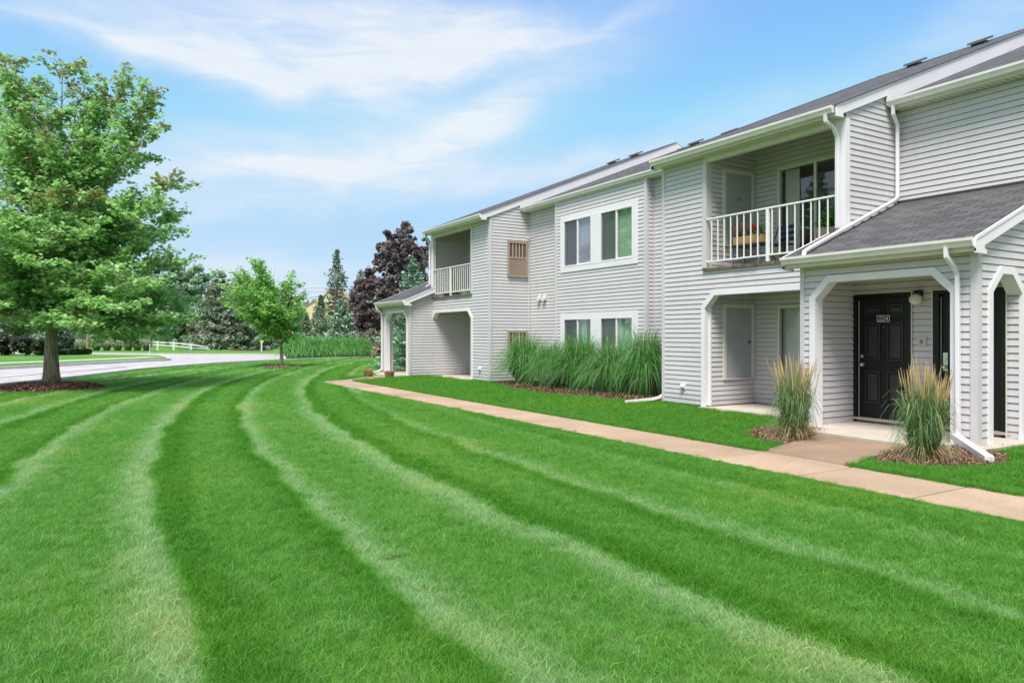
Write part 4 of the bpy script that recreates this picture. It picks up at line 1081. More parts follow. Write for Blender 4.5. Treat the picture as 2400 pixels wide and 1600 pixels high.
def ribbons(name, base, dirs, H, out, droop, wd, cols_b, cols_t, parent, seg=7, m=None, jit=.12, seed=0):
    """arching blades as strips: base (N,3), dirs (N,) azimuth"""
    rng = np.random.default_rng(seed); N = len(base); t = np.linspace(0, 1, seg + 1)[None, :]
    H = H[:, None]; out = out[:, None]; droop = droop[:, None]
    r = out * (t ** 1.5); z = H * (np.sin(np.minimum(t * 1.0, 1) * np.pi / 2 * .98) - droop * t ** 3)
    cx, cy = np.cos(dirs)[:, None], np.sin(dirs)[:, None]
    bend = rng.normal(0, jit, (N, 1)) * t ** 2 * H
    X = base[:, 0:1] + cx * r - cy * bend; Y = base[:, 1:2] + cy * r + cx * bend; Z = base[:, 2:3] + z
    C = np.stack([X, Y, Z], 2); fa = dirs + rng.uniform(-1.2, 1.2, N) + np.pi / 2
    w = (wd[:, None] * (1 - .9 * t ** 2.2) * .5)[:, :, None]; nv = np.stack([np.cos(fa), np.sin(fa), np.zeros(N)], 1)[:, None, :]
    A, B_ = C - nv * w, C + nv * w
    V = np.stack([A, B_], 2).reshape(-1, 3)                  # N,(seg+1),2
    k = np.arange(seg); i0 = (np.arange(N)[:, None] * (seg + 1) + k[None, :]) * 2
    L = np.stack([i0, i0 + 1, i0 + 3, i0 + 2], 2).reshape(-1)
    cb = cols_b[:, None, :] * (1 - t[:, :, None]) + cols_t[:, None, :] * t[:, :, None]
    col = np.repeat(cb.reshape(-1, 3), 2, axis=0)
    o = np_mesh(name, V, 4, m or M_reed, col, parent, loops=L); return o
def maiden(seed, n=2000, h=1.5, spread=1.35, wd=.0125, tip=1.12):  # tip brightens blade ends, painting in sky light on the tops
    rng = np.random.default_rng(seed); a = rng.uniform(0, 2 * np.pi, n); r = .26 * np.sqrt(rng.uniform(0, 1, n))
    base = np.stack([r * np.cos(a), r * np.sin(a), np.zeros(n)], 1); d = a + rng.normal(0, .5, n)
    inner = 1 - r / .26
    H = h * (rng.uniform(.55, 1.15, n)); out = spread * rng.uniform(.12, 1.0, n) * (1.05 - .45 * inner); H = H * (1.04 - .34 * (out / spread) ** 1.5); dr = rng.uniform(.25, 1.15, n) * np.clip(out / spread * 1.3, 0, 1)
    g = rng.uniform(.45, 1.4, (n, 1)); cb = np.array([[.26, .20, .09]]) * g; ct = np.where(rng.uniform(size=(n, 1)) < .35, [[.22, .44, .17]], [[.10, .33, .06]]) * g * tip
    cb = np.where(rng.uniform(size=(n, 1)) < .45, cb, [[.05, .20, .03]])
    return base, d, H, out, dr, np.full(n, wd) * rng.uniform(.7, 1.3, n), cb, ct
def maiden_clump(loc, seed, label, group, **k):
    t = empty('grass_clump', (loc[0], loc[1], 0.0), 0, label, 'ornamental grass', group)
    o = ribbons('foliage', *maiden(seed, **k), parent=t, seed=seed); o.location = (0, 0, 0)
    st = MB(); rg = random.Random(seed)
    for i in range(60):
        a = rg.uniform(0, 6.28); r = rg.uniform(0, .2); x, y = r * math.cos(a), r * math.sin(a); q = 1 + rg.uniform(.1, .6)
        st.tube([(x, y, 0), (x * q, y * q, rg.uniform(.2, .4))], .005, 4)
    st.build('stem', mat('dry_stem', (.45, .33, .15), .8, var=.3, vscale=30), t, local=True)
    return t
gname = 'arching grasses in the bed in front of the bay windows'
lb = ['arching green grass clump under the lower tan grille, leftmost of the bed', 'arching green grass clump just left of the lower bay windows',
      'widest arching green grass clump, before the left lower bay window', 'arching green grass clump in front of the right lower bay window', 'tall arching grass clump against the near balcony block corner']
for i, (px, py) in enumerate(((1222, 900.6), (1282, 908), (1348, 915.5), (1424, 923), (1503, 929.5))):
    p = ground_pt(px, py + .5); maiden_clump((p[0] + .12, p[1]), 30 + i, lb[i], gname, h=(1.66, 1.42, 1.62, 1.46, 1.72)[i], spread=(1.35, 1.15, 1.35, 1.2, 1.05)[i])

# long clipped-looking grass hedge across the lawn: ten clumps in two runs
hl = world(675, 45.2); hr = world(858, 48.0)
src = None
for i in range(10):
    t = (i + .5) / 10 + (.012 if i >= 5 else -.012)
    x = hl[0] + (hr[0] - hl[0]) * t; y = hl[1] + (hr[1] - hl[1]) * t
    words = ['first', 'second', 'third', 'fourth', 'fifth', 'sixth', 'seventh', 'eighth', 'ninth', 'tenth']
    lab = f'{words[i]} tall green grass clump from the left in the long grass hedge'
    if src is None:
        src = [maiden_clump((x, y), 90 + k, lab, 'clumps of the long grass hedge', n=1700, h=1.46, spread=1.25, wd=.018, tip=1.55) for k in range(1)]
        tt = src[0]
    else:
        tt = src[0].copy(); COL.objects.link(tt)
        for ch in src[0].children:
            c = ch.copy(); COL.objects.link(c); c.parent = tt
        tt.location = (x, y, 0); tt.rotation_euler = (0, 0, i * 1.7); tt['label'] = lab

# feather reed grasses by the entrance
def reed(loc, seed, label, lean=0.0):
    rng = np.random.default_rng(seed); t = empty('feather_reed_grass', (loc[0], loc[1], .03), 0, label, 'ornamental grass', 'feather reed grasses beside the entrance walk')
    n = 1150; a = rng.uniform(0, 2 * np.pi, n); r = .15 * np.sqrt(rng.uniform(0, 1, n)); base = np.stack([r * np.cos(a), r * np.sin(a), np.zeros(n)], 1)
    H = rng.uniform(.30, 1.12, n); out = rng.uniform(.04, .33, n) * (.5 + r / .15 * .6); dr = rng.uniform(.1, 1.25, n) * np.clip(out / .3, .2, 1)
    g = rng.uniform(.6, 1.4, (n, 1)); tanm = rng.uniform(size=(n, 1)) < .13
    ct = np.where(tanm, [[.34, .26, .10]], np.where(rng.uniform(size=(n, 1)) < .5, [[.13, .29, .10]], [[.28, .42, .19]])) * g; cb = np.where(tanm, [[.42, .30, .13]], [[.10, .15, .05]]) * g
    ribbons('foliage', base, a + rng.normal(0, .7, n), H, out, dr, np.full(n, .0085) * rng.uniform(.6, 1.5, n), cb, ct, t, seed=seed)
    n = 95; a = rng.uniform(0, 2 * np.pi, n); r = .13 * np.sqrt(rng.uniform(0, 1, n)); q = r / .13
    base = np.stack([r * np.cos(a), r * np.sin(a), np.zeros(n)], 1); H = rng.uniform(.98, 1.46, n) - .12 * q; out = (.04 + .21 * q) * rng.uniform(.4, 1.35, n)
    one = np.ones((n, 1))
    ribbons('stalk', base, a + rng.normal(0, .3, n), H * .8, out * .72, np.zeros(n), np.full(n, .006), one * [[.22, .32, .10]], one * [[.42, .40, .18]], t, seed=seed, seg=4, jit=.03)
    # plumes: tight spindles on the stalk tips
    mb_v = []; mb_f = []; mb_c = []
    for i in range(n):
        hz = H[i] * .8 * .98; rad = out[i] * .72; d = a[i]
        P0_ = np.array([base[i, 0] + math.cos(d) * rad * .85, base[i, 1] + math.sin(d) * rad * .85, hz * .88])
        dirv = np.array([math.cos(d) * out[i] * .95, math.sin(d) * out[i] * .95, 1.0]); dirv /= np.linalg.norm(dirv); Lp = rng.uniform(.20, .33)
        u = np.cross(dirv, [0, 0, 1.0]) + 1e-4; u /= np.linalg.norm(u); v = np.cross(dirv, u); cc = np.array([.66, .48, .24]) * rng.uniform(.65, 1.25)
        for s_, w_ in ((0, .002), (.25, .0065), (.55, .0055), (1, .001)):
            for k in range(4):
                an = math.pi / 2 * k; mb_v.append(P0_ + dirv * Lp * s_ + (u * math.cos(an) + v * math.sin(an)) * w_); mb_c.append(cc)
        b0 = i * 16
        for s_ in range(3):
            for k in range(4): mb_f += [b0 + s_ * 4 + k, b0 + s_ * 4 + (k + 1) % 4, b0 + s_ * 4 + 4 + (k + 1) % 4, b0 + s_ * 4 + 4 + k]
    np_mesh('plume', np.array(mb_v), 4, M_reed, np.array(mb_c), t, loops=mb_f)
    # dry skirt
    n = 160; a = rng.uniform(0, 2 * np.pi, n); base = np.stack([.12 * np.cos(a), .12 * np.sin(a), np.zeros(n)], 1); g = rng.uniform(.6, 1.3, (n, 1))
    ribbons('dry_leaves', base, a, rng.uniform(.12, .34, n), rng.uniform(.15, .42, n), rng.uniform(.7, 1.25, n), np.full(n, .008), g * [[.46, .33, .15]], g * [[.55, .42, .24]], t, seed=seed + 1)
    return t
pL = ground_pt(1862, 1030); pR = ground_pt(2166, 1080)
reed(pL, 51, 'feather reed grass with tan plumes left of the entrance walk')
reed(pR, 52, 'feather reed grass with tan plumes right of the walk, beside the downspout')

# two cut-back straw tussocks by the far porch
for i, (px, py, lab) in enumerate(((863, 883, 'clipped straw tussock beside the far downspout end'), (913, 886, 'clipped straw tussock at the foot of the far porch arch'))):
    p = ground_pt(px, py); rng_ = np.random.default_rng(i); n = 500; a = rng_.uniform(0, 6.283, n); r = .14 * np.sqrt(rng_.uniform(0, 1, n))
    t = empty('straw_tussock', (p[0], p[1], 0), 0, lab, 'ornamental grass', 'cut back tussocks by the far porch')
    g_ = rng_.uniform(.6, 1.3, (n, 1))
    ribbons('dry_leaves', np.stack([r * np.cos(a), r * np.sin(a), 0 * r], 1), a, rng_.uniform(.2, .30, n), rng_.uniform(.02, .14, n), np.zeros(n), np.full(n, .012), g_ * [[.42, .27, .16]], g_ * [[.58, .42, .26]], t, seed=i, seg=3)

LEAFSHAPE = np.array([(0, -.5), (.22, -.30), (.52, -.22), (.36, .05), (.42, .34), (.14, .26), (0, .58), (-.14, .26), (-.42, .34), (-.36, .05), (-.52, -.22), (-.22, -.30)])
QUAD = np.array([(-.5, -.3), (.5, -.3), (.5, .3), (-.5, .3)]); DIAM = np.array([(0, -.6), (.38, -.1), (.28, .25), (0, .6), (-.28, .25), (-.38, -.1)])
def leaf_mesh(name, P, size, col, shape, parent, m, up=.6, seed=0, droop=0.0, flat=None):
    rng = np.random.default_rng(seed); N = len(P)
    nrm = rng.normal(0, 1, (N, 3)); nrm /= np.linalg.norm(nrm, axis=1)[:, None]; nrm[:, 2] = np.abs(nrm[:, 2]); nrm = nrm * (1 - up) + np.array([[0, 0, up]])
    if flat is not None: nrm = nrm + flat
    nrm /= np.linalg.norm(nrm, axis=1)[:, None]
    a = rng.normal(0, 1, (N, 3)); u = np.cross(nrm, a); u /= np.linalg.norm(u, axis=1)[:, None]; v = np.cross(nrm, u)
    K = len(shape); s = size[:, None, None]
    V = P[:, None, :] + s * (u[:, None, :] * shape[None, :, 0:1] + v[:, None, :] * shape[None, :, 1:2])
    V = V - (s * .25) * nrm[:, None, :] * (np.abs(shape[None, :, 0:1]) * 1.0)
    return np_mesh(name, V.reshape(-1, 3), K, m, col, parent)

def branchy(mb, p0, p1, r0, r1, sag=0.0, n=5, wob=.06, rg=random):
    p0, p1 = Vector(p0), Vector(p1); L = (p1 - p0).length; pts = []; rs = []
    for i in range(n + 1):
        t = i / n; p = p0.lerp(p1, t); p.z += sag * L * math.sin(math.pi * t)
        if 0 < i < n: p += Vector((rg.uniform(-1, 1), rg.uniform(-1, 1), rg.uniform(-1, 1))) * wob * L * .35
        pts.append(p); rs.append(r0 + (r1 - r0) * t)
    mb.tube(pts, rs, 6); return pts

# ---- the large maple
def maple(loc, label, limbs, trunk_r, trunk_h, seed, leaf=.085, spray_n=20, sub_gap=.22, col=((.28, .52, .15), (.42, .67, .25), (.62, .80, .48)), tips=True, sublen=.36, cat='tree', fork=None, shape=LEAFSHAPE, name='maple_tree', spread=1.0):
    rg = random.Random(seed); rng = np.random.default_rng(seed)
    t = empty(name, (loc[0], loc[1], 0), 0, label, cat)
    tr = MB(); pts = []; rs = []
    nseg = 14
    for i in range(nseg + 1):
        f = i / nseg; z = trunk_h * f; pts.append((math.sin(f * 5 + seed) * .05 * f * 2, math.cos(f * 4 + seed) * .05 * f * 2, z)); rs.append(trunk_r * (1 - .93 * f ** .9) * (1.0 + .45 * math.exp(-z / (.5 * trunk_r * 4)) * .8))
    if fork is None: tr.tube(pts, rs, 14)
    else:
        k = int(nseg * fork); tr.tube(pts[:k + 1], rs[:k + 1], 12)
    LP = []; LC = []
    for (tip, hz, rad) in limbs:
        tip = Vector(tip)
        if tips and tip.z > 4.6: hz = hz * .80
        st = Vector((0, 0, hz)); L = (tip - st).length
        lp = branchy(tr, st, tip, rad, .008, .05, 8, .07, rg)
        hd = (tip - st).normalized(); hor = Vector((-hd.y, hd.x, 0)); 
        if hor.length < .1: hor = Vector((1, 0, 0))
        hor.normalize()
        s = max(.12 * L, .25); k = 0
        while s < L:
            f = s / L; idx = min(int(f * 8), 7); fr = f * 8 - idx; c = lp[idx].lerp(lp[idx + 1], min(fr, 1))
            sl = min(L * sublen, 1.3) * (1.0 - .55 * f) * rg.uniform(.55, 1.15) + .12
            for sd in (-1, 1):
                if rg.random() < .15: continue
                dv = (hd * rg.uniform(.35, .9) + hor * sd * rg.uniform(.6, 1.0) * spread + Vector((0, 0, rg.uniform(-.25, .45)))).normalized()
                e = c + dv * sl
                tr.tube([c, c.lerp(e, .5) + Vector((0, 0, .03 * sl)), e], [.012 * (1 - .5 * f) + .004, .008, .003], 4, cap=False)
                ns = max(2, int(sl / .16))
                for q in range(1, ns + 1):
                    g = q / ns
                    if g < .25 and sl > .5: continue
                    cc = c.lerp(e, g); n = int(spray_n * rg.uniform(.6, 1.3))
                    pp = np.array(cc)[None, :] + rng.normal(0, 1, (n, 3)) * np.array([[.115, .115, .06]]) * (1.1 - .3 * f)
                    pp[:, 2] -= .02
                    LP.append(pp); base = np.array(col)[rng.choice(3, n, p=[.5, .35, .15])] * rng.uniform(.75, 1.2, (n, 1))
                    if tips and tip.z > 5.2 and f > .75 and rg.random() < .5: base = np.array([[.30, .20, .09]]) * rng.uniform(.7, 1.3, (n, 1)) * .6 + base * .4
                    if tips and rg.random() < .012: base = np.array([[.50, .46, .16]]) * rng.uniform(.8, 1.2, (n, 1))
                    LC.append(base)
            s += sub_gap * rg.uniform(.7, 1.3); k += 1
        n = spray_n; LP.append(np.array(tip)[None, :] + rng.normal(0, 1, (n, 3)) * .09); LC.append(np.array(col)[rng.choice(3, n)])
    P = np.concatenate(LP); C = np.concatenate(LC)
    tr.build('trunk', M_bark, t, local=True, smooth=True)
    leaf_mesh('crown', P, leaf * rng.uniform(.7, 1.3, len(P)), C, shape, t, M_leaf, up=.45, seed=seed)
    print(name, 'leaves', len(P)); return t
d1 = 20.4; tx, ty = world(121, d1)
def tipat(px, py, dd, c=(tx, ty), d=d1):
    x, y = world(px, d + dd); return ((x - c[0]) * .98, (y - c[1]) * .98, EYE + (785 - py - 8) / FPX * (d + dd) - .12)
rg = random.Random(4); limbs = []
for px, py, dd, hz in ((30, 122, .3, 5.6), (14, 152, -.4, 5.2), (66, 200, .7, 5.4), (150, 142, .2, 5.8), (205, 160, -.3, 5.9), (250, 230, .4, 5.5), (300, 170, .3, 5.5), (352, 210, -.2, 5.2), (364, 246, .5, 5.0), (366, 283, -.6, 4.8), (324, 316, .9, 4.6),
                       (418, 421, .2, 3.9), (385, 455, -.8, 3.6), (416, 497, .4, 3.3), (386, 545, -.5, 3.1), (-40, 215, .2, 4.8), (-90, 300, .4, 4.4), (-140, 400, -.4, 3.6), (110, 245, -1.0, 5.2), (180, 290, -1.2, 5.0), (60, 300, -1.4, 4.6),
                       (425, 600, -.3, 2.7), (432, 682, .3, 2.3), (425, 740, -.4, 2.1), (400, 765, .6, 2.1), (360, 765, -.6, 2.1), (300, 775, .0, 2.1), (255, 770, -1.8, 1.9), (190, 740, -2.6, 2.0), (290, 700, -2.3, 2.3), (360, 640, -1.8, 2.6)):
    limbs.append((tipat(px, py, dd), hz, .05 + .02 * rg.random()))
for i in range(46):      # the rest of the crown all round
    a = i * 2.399; f = rg.random() ** 1.3 * .74; z0 = 1.95 + 2.7 * f; Rr = (3.35 * (1 - max(0, f - .3) * .75)) * rg.uniform(.72, 1.0)
    rise = .32 + 1.25 * f
    limbs.append(((math.cos(a) * Rr, math.sin(a) * Rr, z0 + rise * Rr * .55 - (.35 if f < .25 else 0)), z0, .045 + .02 * rg.random()))
big = maple((tx, ty), 'large green maple rising from a mound of dark red mulch', limbs, .205, 6.6, 5, leaf=.108, spray_n=18, sub_gap=.31)
# ---- the small two-lobed maple
d2 = 33.5; c2 = world(660, d2)
def tip2(px, py, dd): 
    x, y = world(px, d2 + dd); return (x - c2[0], y - c2[1], EYE + (785 - py) / FPX * (d2 + dd))
limbs = []
for px, py, dd, hz in ((572, 640, .2, 2.3), (595, 612, 0, 2.6), (612, 622, -.4, 2.6), (560, 655, -.5, 2.2), (520, 668, .1, 1.9), (535, 700, .6, 1.8), (528, 715, -.5, 1.7), (562, 742, .3, 1.6), (600, 770, -.4, 1.5), (590, 690, .9, 2.2), (560, 680, -.9, 2.0), (605, 640, -.2, 2.6), (628, 690, -1.1, 2.2),
                       (662, 662, -.6, 2.8), (682, 648, .2, 2.9), (700, 664, -.2, 2.7), (712, 690, .3, 2.4), (714, 730, -.4, 2.0), (706, 765, .2, 1.7), (690, 790, -.5, 1.5), (670, 795, .5, 1.4), (640, 780, .9, 1.5), (690, 700, -1.0, 2.2), (690, 720, 1.2, 2.2), (640, 720, -1.3, 1.9), (640, 740, 1.2, 1.8), (672, 740, -1.2, 1.8), (610, 730, -1.2, 1.8), (580, 715, -.9, 1.9), (660, 770, -.8, 1.5), (620, 750, .2, 1.7), (600, 665, .1, 2.4)):
    limbs.append((tip2(px, py, dd), hz * .82, .035))
maple(c2, 'young bright green maple with a two lobed crown on the lawn', limbs, .095, 3.6, 9, leaf=.105, spray_n=13, sub_gap=.27, sublen=.30, tips=False, col=((.22, .48, .09), (.34, .62, .16), (.50, .72, .30)))

# ---- spruces
def spruce_mesh(seed, h, rb, colset, dens=1.0, z0=.04, droopy=.25, ragged=.2, leafs=.16, prof=1.0):
    rg = random.Random(seed); rng = np.random.default_rng(seed); tr = MB(); tr.tube([(0, 0, 0), (0, 0, h * .5), (0, 0, h)], [h * .016, h * .009, .01], 8)
    P = []; C = []; FL = []; z = h * z0
    while z < h * .985:
        f = z / h; Rr = rb * (1 - f) ** prof * (.9 + .2 * math.sin(z * 5)) + .03 * h * (1 - f) + .04
        nb = max(4, int((9 - 4 * f) * dens)); off = rg.uniform(0, 6.28)
        for k in range(nb):
            a = off + 6.283 * k / nb + rg.uniform(-.25, .25); L = Rr * rg.uniform(1 - ragged * 1.5, 1.05 + ragged * .5); n = max(8, int(L * 26 / (leafs / .16)))
            s = rng.uniform(.08, 1, n) ** .8; wz = L * .22 * (1 - s * .75); side = rng.normal(0, 1, n) * wz * .7
            rise = .18 * (1 if f > .6 else .4); zz = z + L * (rise * s - droopy * s ** 1.5 + droopy * .75 * s ** 4) + rng.normal(0, .035, n) * L * .6
            hang = np.abs(rng.normal(0, 1, n)) * .05 * L
            P.append(np.stack([np.cos(a) * s * L - np.sin(a) * side, np.sin(a) * s * L + np.cos(a) * side, zz - hang], 1))
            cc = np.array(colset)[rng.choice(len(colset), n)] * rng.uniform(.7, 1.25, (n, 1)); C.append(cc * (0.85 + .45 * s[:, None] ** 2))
            if L > .4: tr.tube([(0, 0, z), (math.cos(a) * L * .9, math.sin(a) * L * .9, z + L * (rise - droopy * .4))], [.012 * L + .005, .004], 4, cap=False)
        z += h * (.036 - .012 * f) * rg.uniform(.8, 1.2)
    P.append(np.stack([rng.normal(0, .02, 20), rng.normal(0, .02, 20), h * rng.uniform(.95, 1.0, 20)], 1)); C.append(np.array(colset)[rng.choice(len(colset), 20)])
    return tr, np.concatenate(P), np.concatenate(C)
NEED = np.array([(-.5, -.16), (.5, -.10), (.55, .08), (-.5, .16)])
def spruce(px, d, top, hw, label, seed, cols, leafs=.16, hw_at=1.0, name='spruce_tree', group=None, z=0, **k):
    x, y = world(px, d); h = EYE + (785 - top) / FPX * d; rb = hw / FPX * d
    tr, P, C = spruce_mesh(seed, h, rb, cols, leafs=leafs, **k)
    t = empty(name, (x, y, 0), 0, label, 'tree', group); tr.build('trunk', M_bark, t, local=True)
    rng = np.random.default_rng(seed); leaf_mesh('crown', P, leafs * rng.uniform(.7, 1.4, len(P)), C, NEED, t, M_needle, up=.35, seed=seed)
    return t
BLUE = ((.22, .40, .26), (.36, .54, .40), (.16, .30, .18)); GREY = ((.25, .33, .22), (.34, .40, .31), (.17, .23, .15), (.30, .28, .22)); DARK = ((.12, .19, .10), (.20, .28, .17), (.28, .34, .24))
SAGE = ((.26, .38, .27), (.42, .52, .44), (.16, .25, .16))
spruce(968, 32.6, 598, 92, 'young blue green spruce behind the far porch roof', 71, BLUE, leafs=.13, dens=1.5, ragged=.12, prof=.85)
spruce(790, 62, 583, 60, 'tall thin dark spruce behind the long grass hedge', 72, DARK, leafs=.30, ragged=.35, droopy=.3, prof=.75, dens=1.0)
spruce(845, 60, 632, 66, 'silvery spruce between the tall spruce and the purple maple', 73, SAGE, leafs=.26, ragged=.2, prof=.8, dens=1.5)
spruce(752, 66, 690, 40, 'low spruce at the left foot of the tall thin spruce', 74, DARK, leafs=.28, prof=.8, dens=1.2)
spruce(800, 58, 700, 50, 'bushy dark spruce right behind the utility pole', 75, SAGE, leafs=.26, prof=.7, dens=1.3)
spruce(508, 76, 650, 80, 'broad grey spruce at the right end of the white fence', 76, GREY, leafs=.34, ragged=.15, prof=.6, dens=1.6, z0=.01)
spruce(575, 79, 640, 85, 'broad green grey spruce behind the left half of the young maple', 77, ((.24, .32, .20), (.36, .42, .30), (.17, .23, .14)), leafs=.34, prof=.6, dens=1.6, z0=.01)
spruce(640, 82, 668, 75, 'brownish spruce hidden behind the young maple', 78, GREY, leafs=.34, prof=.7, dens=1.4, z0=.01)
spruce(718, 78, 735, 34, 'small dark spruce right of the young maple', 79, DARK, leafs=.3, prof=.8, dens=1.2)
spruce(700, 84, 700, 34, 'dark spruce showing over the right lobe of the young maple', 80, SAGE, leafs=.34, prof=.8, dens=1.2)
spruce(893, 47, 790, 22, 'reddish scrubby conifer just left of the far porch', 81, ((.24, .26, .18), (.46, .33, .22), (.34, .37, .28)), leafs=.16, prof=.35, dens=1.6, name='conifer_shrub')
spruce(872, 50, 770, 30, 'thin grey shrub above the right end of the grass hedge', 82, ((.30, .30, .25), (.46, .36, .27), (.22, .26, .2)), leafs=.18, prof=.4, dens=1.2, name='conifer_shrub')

# ---- broadleaf trees in the distance
def crown_points(seed, n_cl, per, rx, rz, cz, lump=.32):
    rng = np.random.default_rng(seed); P = []; W = []
    for i in range(n_cl):
        v = rng.normal(0, 1, 3); v /= np.linalg.norm(v); r = rng.uniform(.45, 1.0) ** .6
        c = np.array([v[0] * rx * r, v[1] * rx * r, cz + v[2] * rz * r]); s = lump * rx * rng.uniform(.5, 1.15)
        c = c + np.array([v[0], v[1], 0]) * rx * .16 * math.sin(5 * math.atan2(v[1], v[0]) + 4 * v[2] + seed); c[2] += rz * .12 * math.sin(6 * v[0] + seed)
        q = rng.normal(0, 1, (per, 3)); g_ = q * s * .5; q /= np.linalg.norm(q, axis=1)[:, None]; q *= (s * rng.uniform(.5, 1.05, (per, 1))); q = np.where(rng.uniform(size=(per, 1)) < .55, g_, q) * np.array([[1, 1, .72]])
        P.append(c + q); W.append(np.full(per, rng.uniform(.8, 1.2)))
    return np.concatenate(P), np.concatenate(W)
def broadleaf(px, d, top, hw, label, seed, cols, leaf=.3, bottom=None, n_cl=70, per=150, name='broadleaf_tree', group=None, lump=.32, trunk=True, basez=0.0, shape=DIAM):
    x, y = world(px, d); H = EYE + (785 - top) / FPX * d; rx = hw / FPX * d; zb = (EYE + (785 - bottom) / FPX * d) if bottom else H * .22
    rz = (H - zb) / 2; cz = (H + zb) / 2; lf = lump * rx * .6
    P, W = crown_points(seed, n_cl, per, rx * .85, max(rz - lf, .3 * rz), cz, lump)
    ok = P[:, 2] > .05; P, W = P[ok], W[ok]
    rng = np.random.default_rng(seed); C = np.array(cols)[rng.choice(len(cols), len(P))] * rng.uniform(.7, 1.3, (len(P), 1)) * W[:, None]
    t = empty(name, (x, y, basez), 0, label, 'tree' if 'tree' in name else 'shrub', group)
    if trunk:
        tr = MB(); rg = random.Random(seed); tr.tube([(0, 0, 0), (.05, 0, zb), (0, .1, cz)], [rx * .07 + .05, rx * .055 + .03, .05], 8)
        for k in range(9):
            a = k * 2.4; branchy(tr, (0, 0, zb * .8 + rz * .1 * k / 2), (math.cos(a) * rx * .6, math.sin(a) * rx * .6, cz + rz * rg.uniform(-.2, .5)), rx * .03 + .01, .01, .05, 4, .08, rg)
        tr.build('trunk', M_bark, t, local=True)
    leaf_mesh('crown', P, leaf * rng.uniform(.7, 1.3, len(P)), C, shape, t, M_leaf, up=.3, seed=seed)
    return t
PALE = ((.26, .42, .24), (.38, .54, .36), (.50, .62, .48)); MID = ((.18, .34, .17), (.27, .43, .24), (.36, .50, .34)); OLIVE = ((.18, .28, .14), (.26, .35, .19), (.35, .42, .27))  # PALE: pale green foliage, paled further in the colour in place of haze
broadleaf(392, 98, 592, 62, 'tall pale green tree topping the left of the far tree line', 101, PALE, .42, 770, 80, 170)
broadleaf(322, 96, 640, 60, 'mid green tree left behind the large maple crown edge', 102, MID, .42, 780, 60, 150)
broadleaf(466, 100, 616, 48, 'pale round topped tree over the purple leaved small tree', 103, PALE, .42, 780, 60, 160)
broadleaf(524, 106, 630, 50, 'hazy green tree between the pale round tree and young maple', 104, PALE, .42, 780, 60, 150)
broadleaf(590, 108, 636, 60, 'hazy green tree behind the top of the young maple', 105, MID, .42, 780, 60, 150)
broadleaf(655, 112, 660, 45, 'far dull green tree behind the dead branches', 106, OLIVE, .42, 790, 50, 130)
broadleaf(715, 120, 705, 40, 'low far green tree left of the cream building', 107, PALE, .42, 800, 50, 120)
broadleaf(420, 90, 700, 52, 'lower mid green tree above the white fence', 108, MID, .36, 800, 60, 150)
broadleaf(250, 92, 660, 70, 'dull green tree behind the large maple trunk', 109, OLIVE, .4, 790, 50, 140)
broadleaf(140, 90, 640, 80, 'mid green tree far behind the large maple crown', 110, MID, .4, 790, 50, 140)
broadleaf(30, 85, 630, 90, 'dark tree at the far left of the tree line', 111, OLIVE, .4, 800, 50, 140)
broadleaf(457, 84, 742, 17, 'small purple leaved tree left of the broad grey spruce', 112, ((.16, .05, .07), (.24, .09, .11), (.10, .03, .04)), .26, 808, 40, 90)
PURP = ((.19, .135, .14), (.30, .25, .27), (.46, .43, .47), (.18, .105, .085))
pm = broadleaf(940, 50, 520, 66, 'dark purple leaved maple behind the far porch', 113, PURP, .19, 800, 620, 80, lump=.13, shape=LEAFSHAPE)
broadleaf(862, 54, 628, 46, 'lower left limb mass tree of dark purple leaves', 114, PURP, .19, 800, 240, 70, lump=.17, shape=LEAFSHAPE)
broadleaf(1000, 55, 560, 45, 'purple leaved tree partly hidden by the far balcony', 115, PURP, .19, 790, 240, 70, lump=.17, shape=LEAFSHAPE)
# the far woods that close the horizon
wr_ = np.random.default_rng(77); WP = []; WC = []
for i in range(520):
    px = wr_.uniform(-700, 1150); d = wr_.uniform(135, 165); x, y = world(px, d); top = 3.5 + 3.2 * abs(math.sin(px * .011)) + wr_.uniform(0, 1.8); n = 90
    q = wr_.normal(0, 1, (n, 3)); q /= np.linalg.norm(q, axis=1)[:, None]
    WP.append(np.array([x, y, top * .5]) + q * np.array([3.2, 3.2, top * .55])); WC.append(np.array(MID)[wr_.choice(3, n)] * wr_.uniform(.8, 1.2))
WP = np.concatenate(WP); WP[:, 2] = np.abs(WP[:, 2])
fw = leaf_mesh('far_woods', WP, np.full(len(WP), .8), np.concatenate(WC), DIAM, None, M_leaf, up=.3, seed=4); tag(fw, 'far off line of woods along the horizon', kind='stuff')
# dead tree top
tx3, ty3 = world(632, 96); t = empty('dead_tree', (tx3, ty3, 0), 0, 'bare dead tree top behind the young maple', 'tree'); mb = MB(); rg = random.Random(3)
zt = EYE + (785 - 630) / FPX * 96
for (px, py) in ((645, 626), (628, 640), (622, 652), (655, 650), (636, 634), (640, 660)):
    x, y = world(px, 96); branchy(mb, (0, 0, zt - 2.6 + rg.uniform(-.8, .3)), (x - tx3, y - ty3, EYE + (785 - py) / FPX * 96), .05, .015, .06, 5, .1, rg)
mb.tube([(0, 0, 0), (0, 0, zt - 1.8)], [.2, .07], 6); mb.build('trunk', mat('dead_bark', (.42, .36, .32), .9), t, local=True)

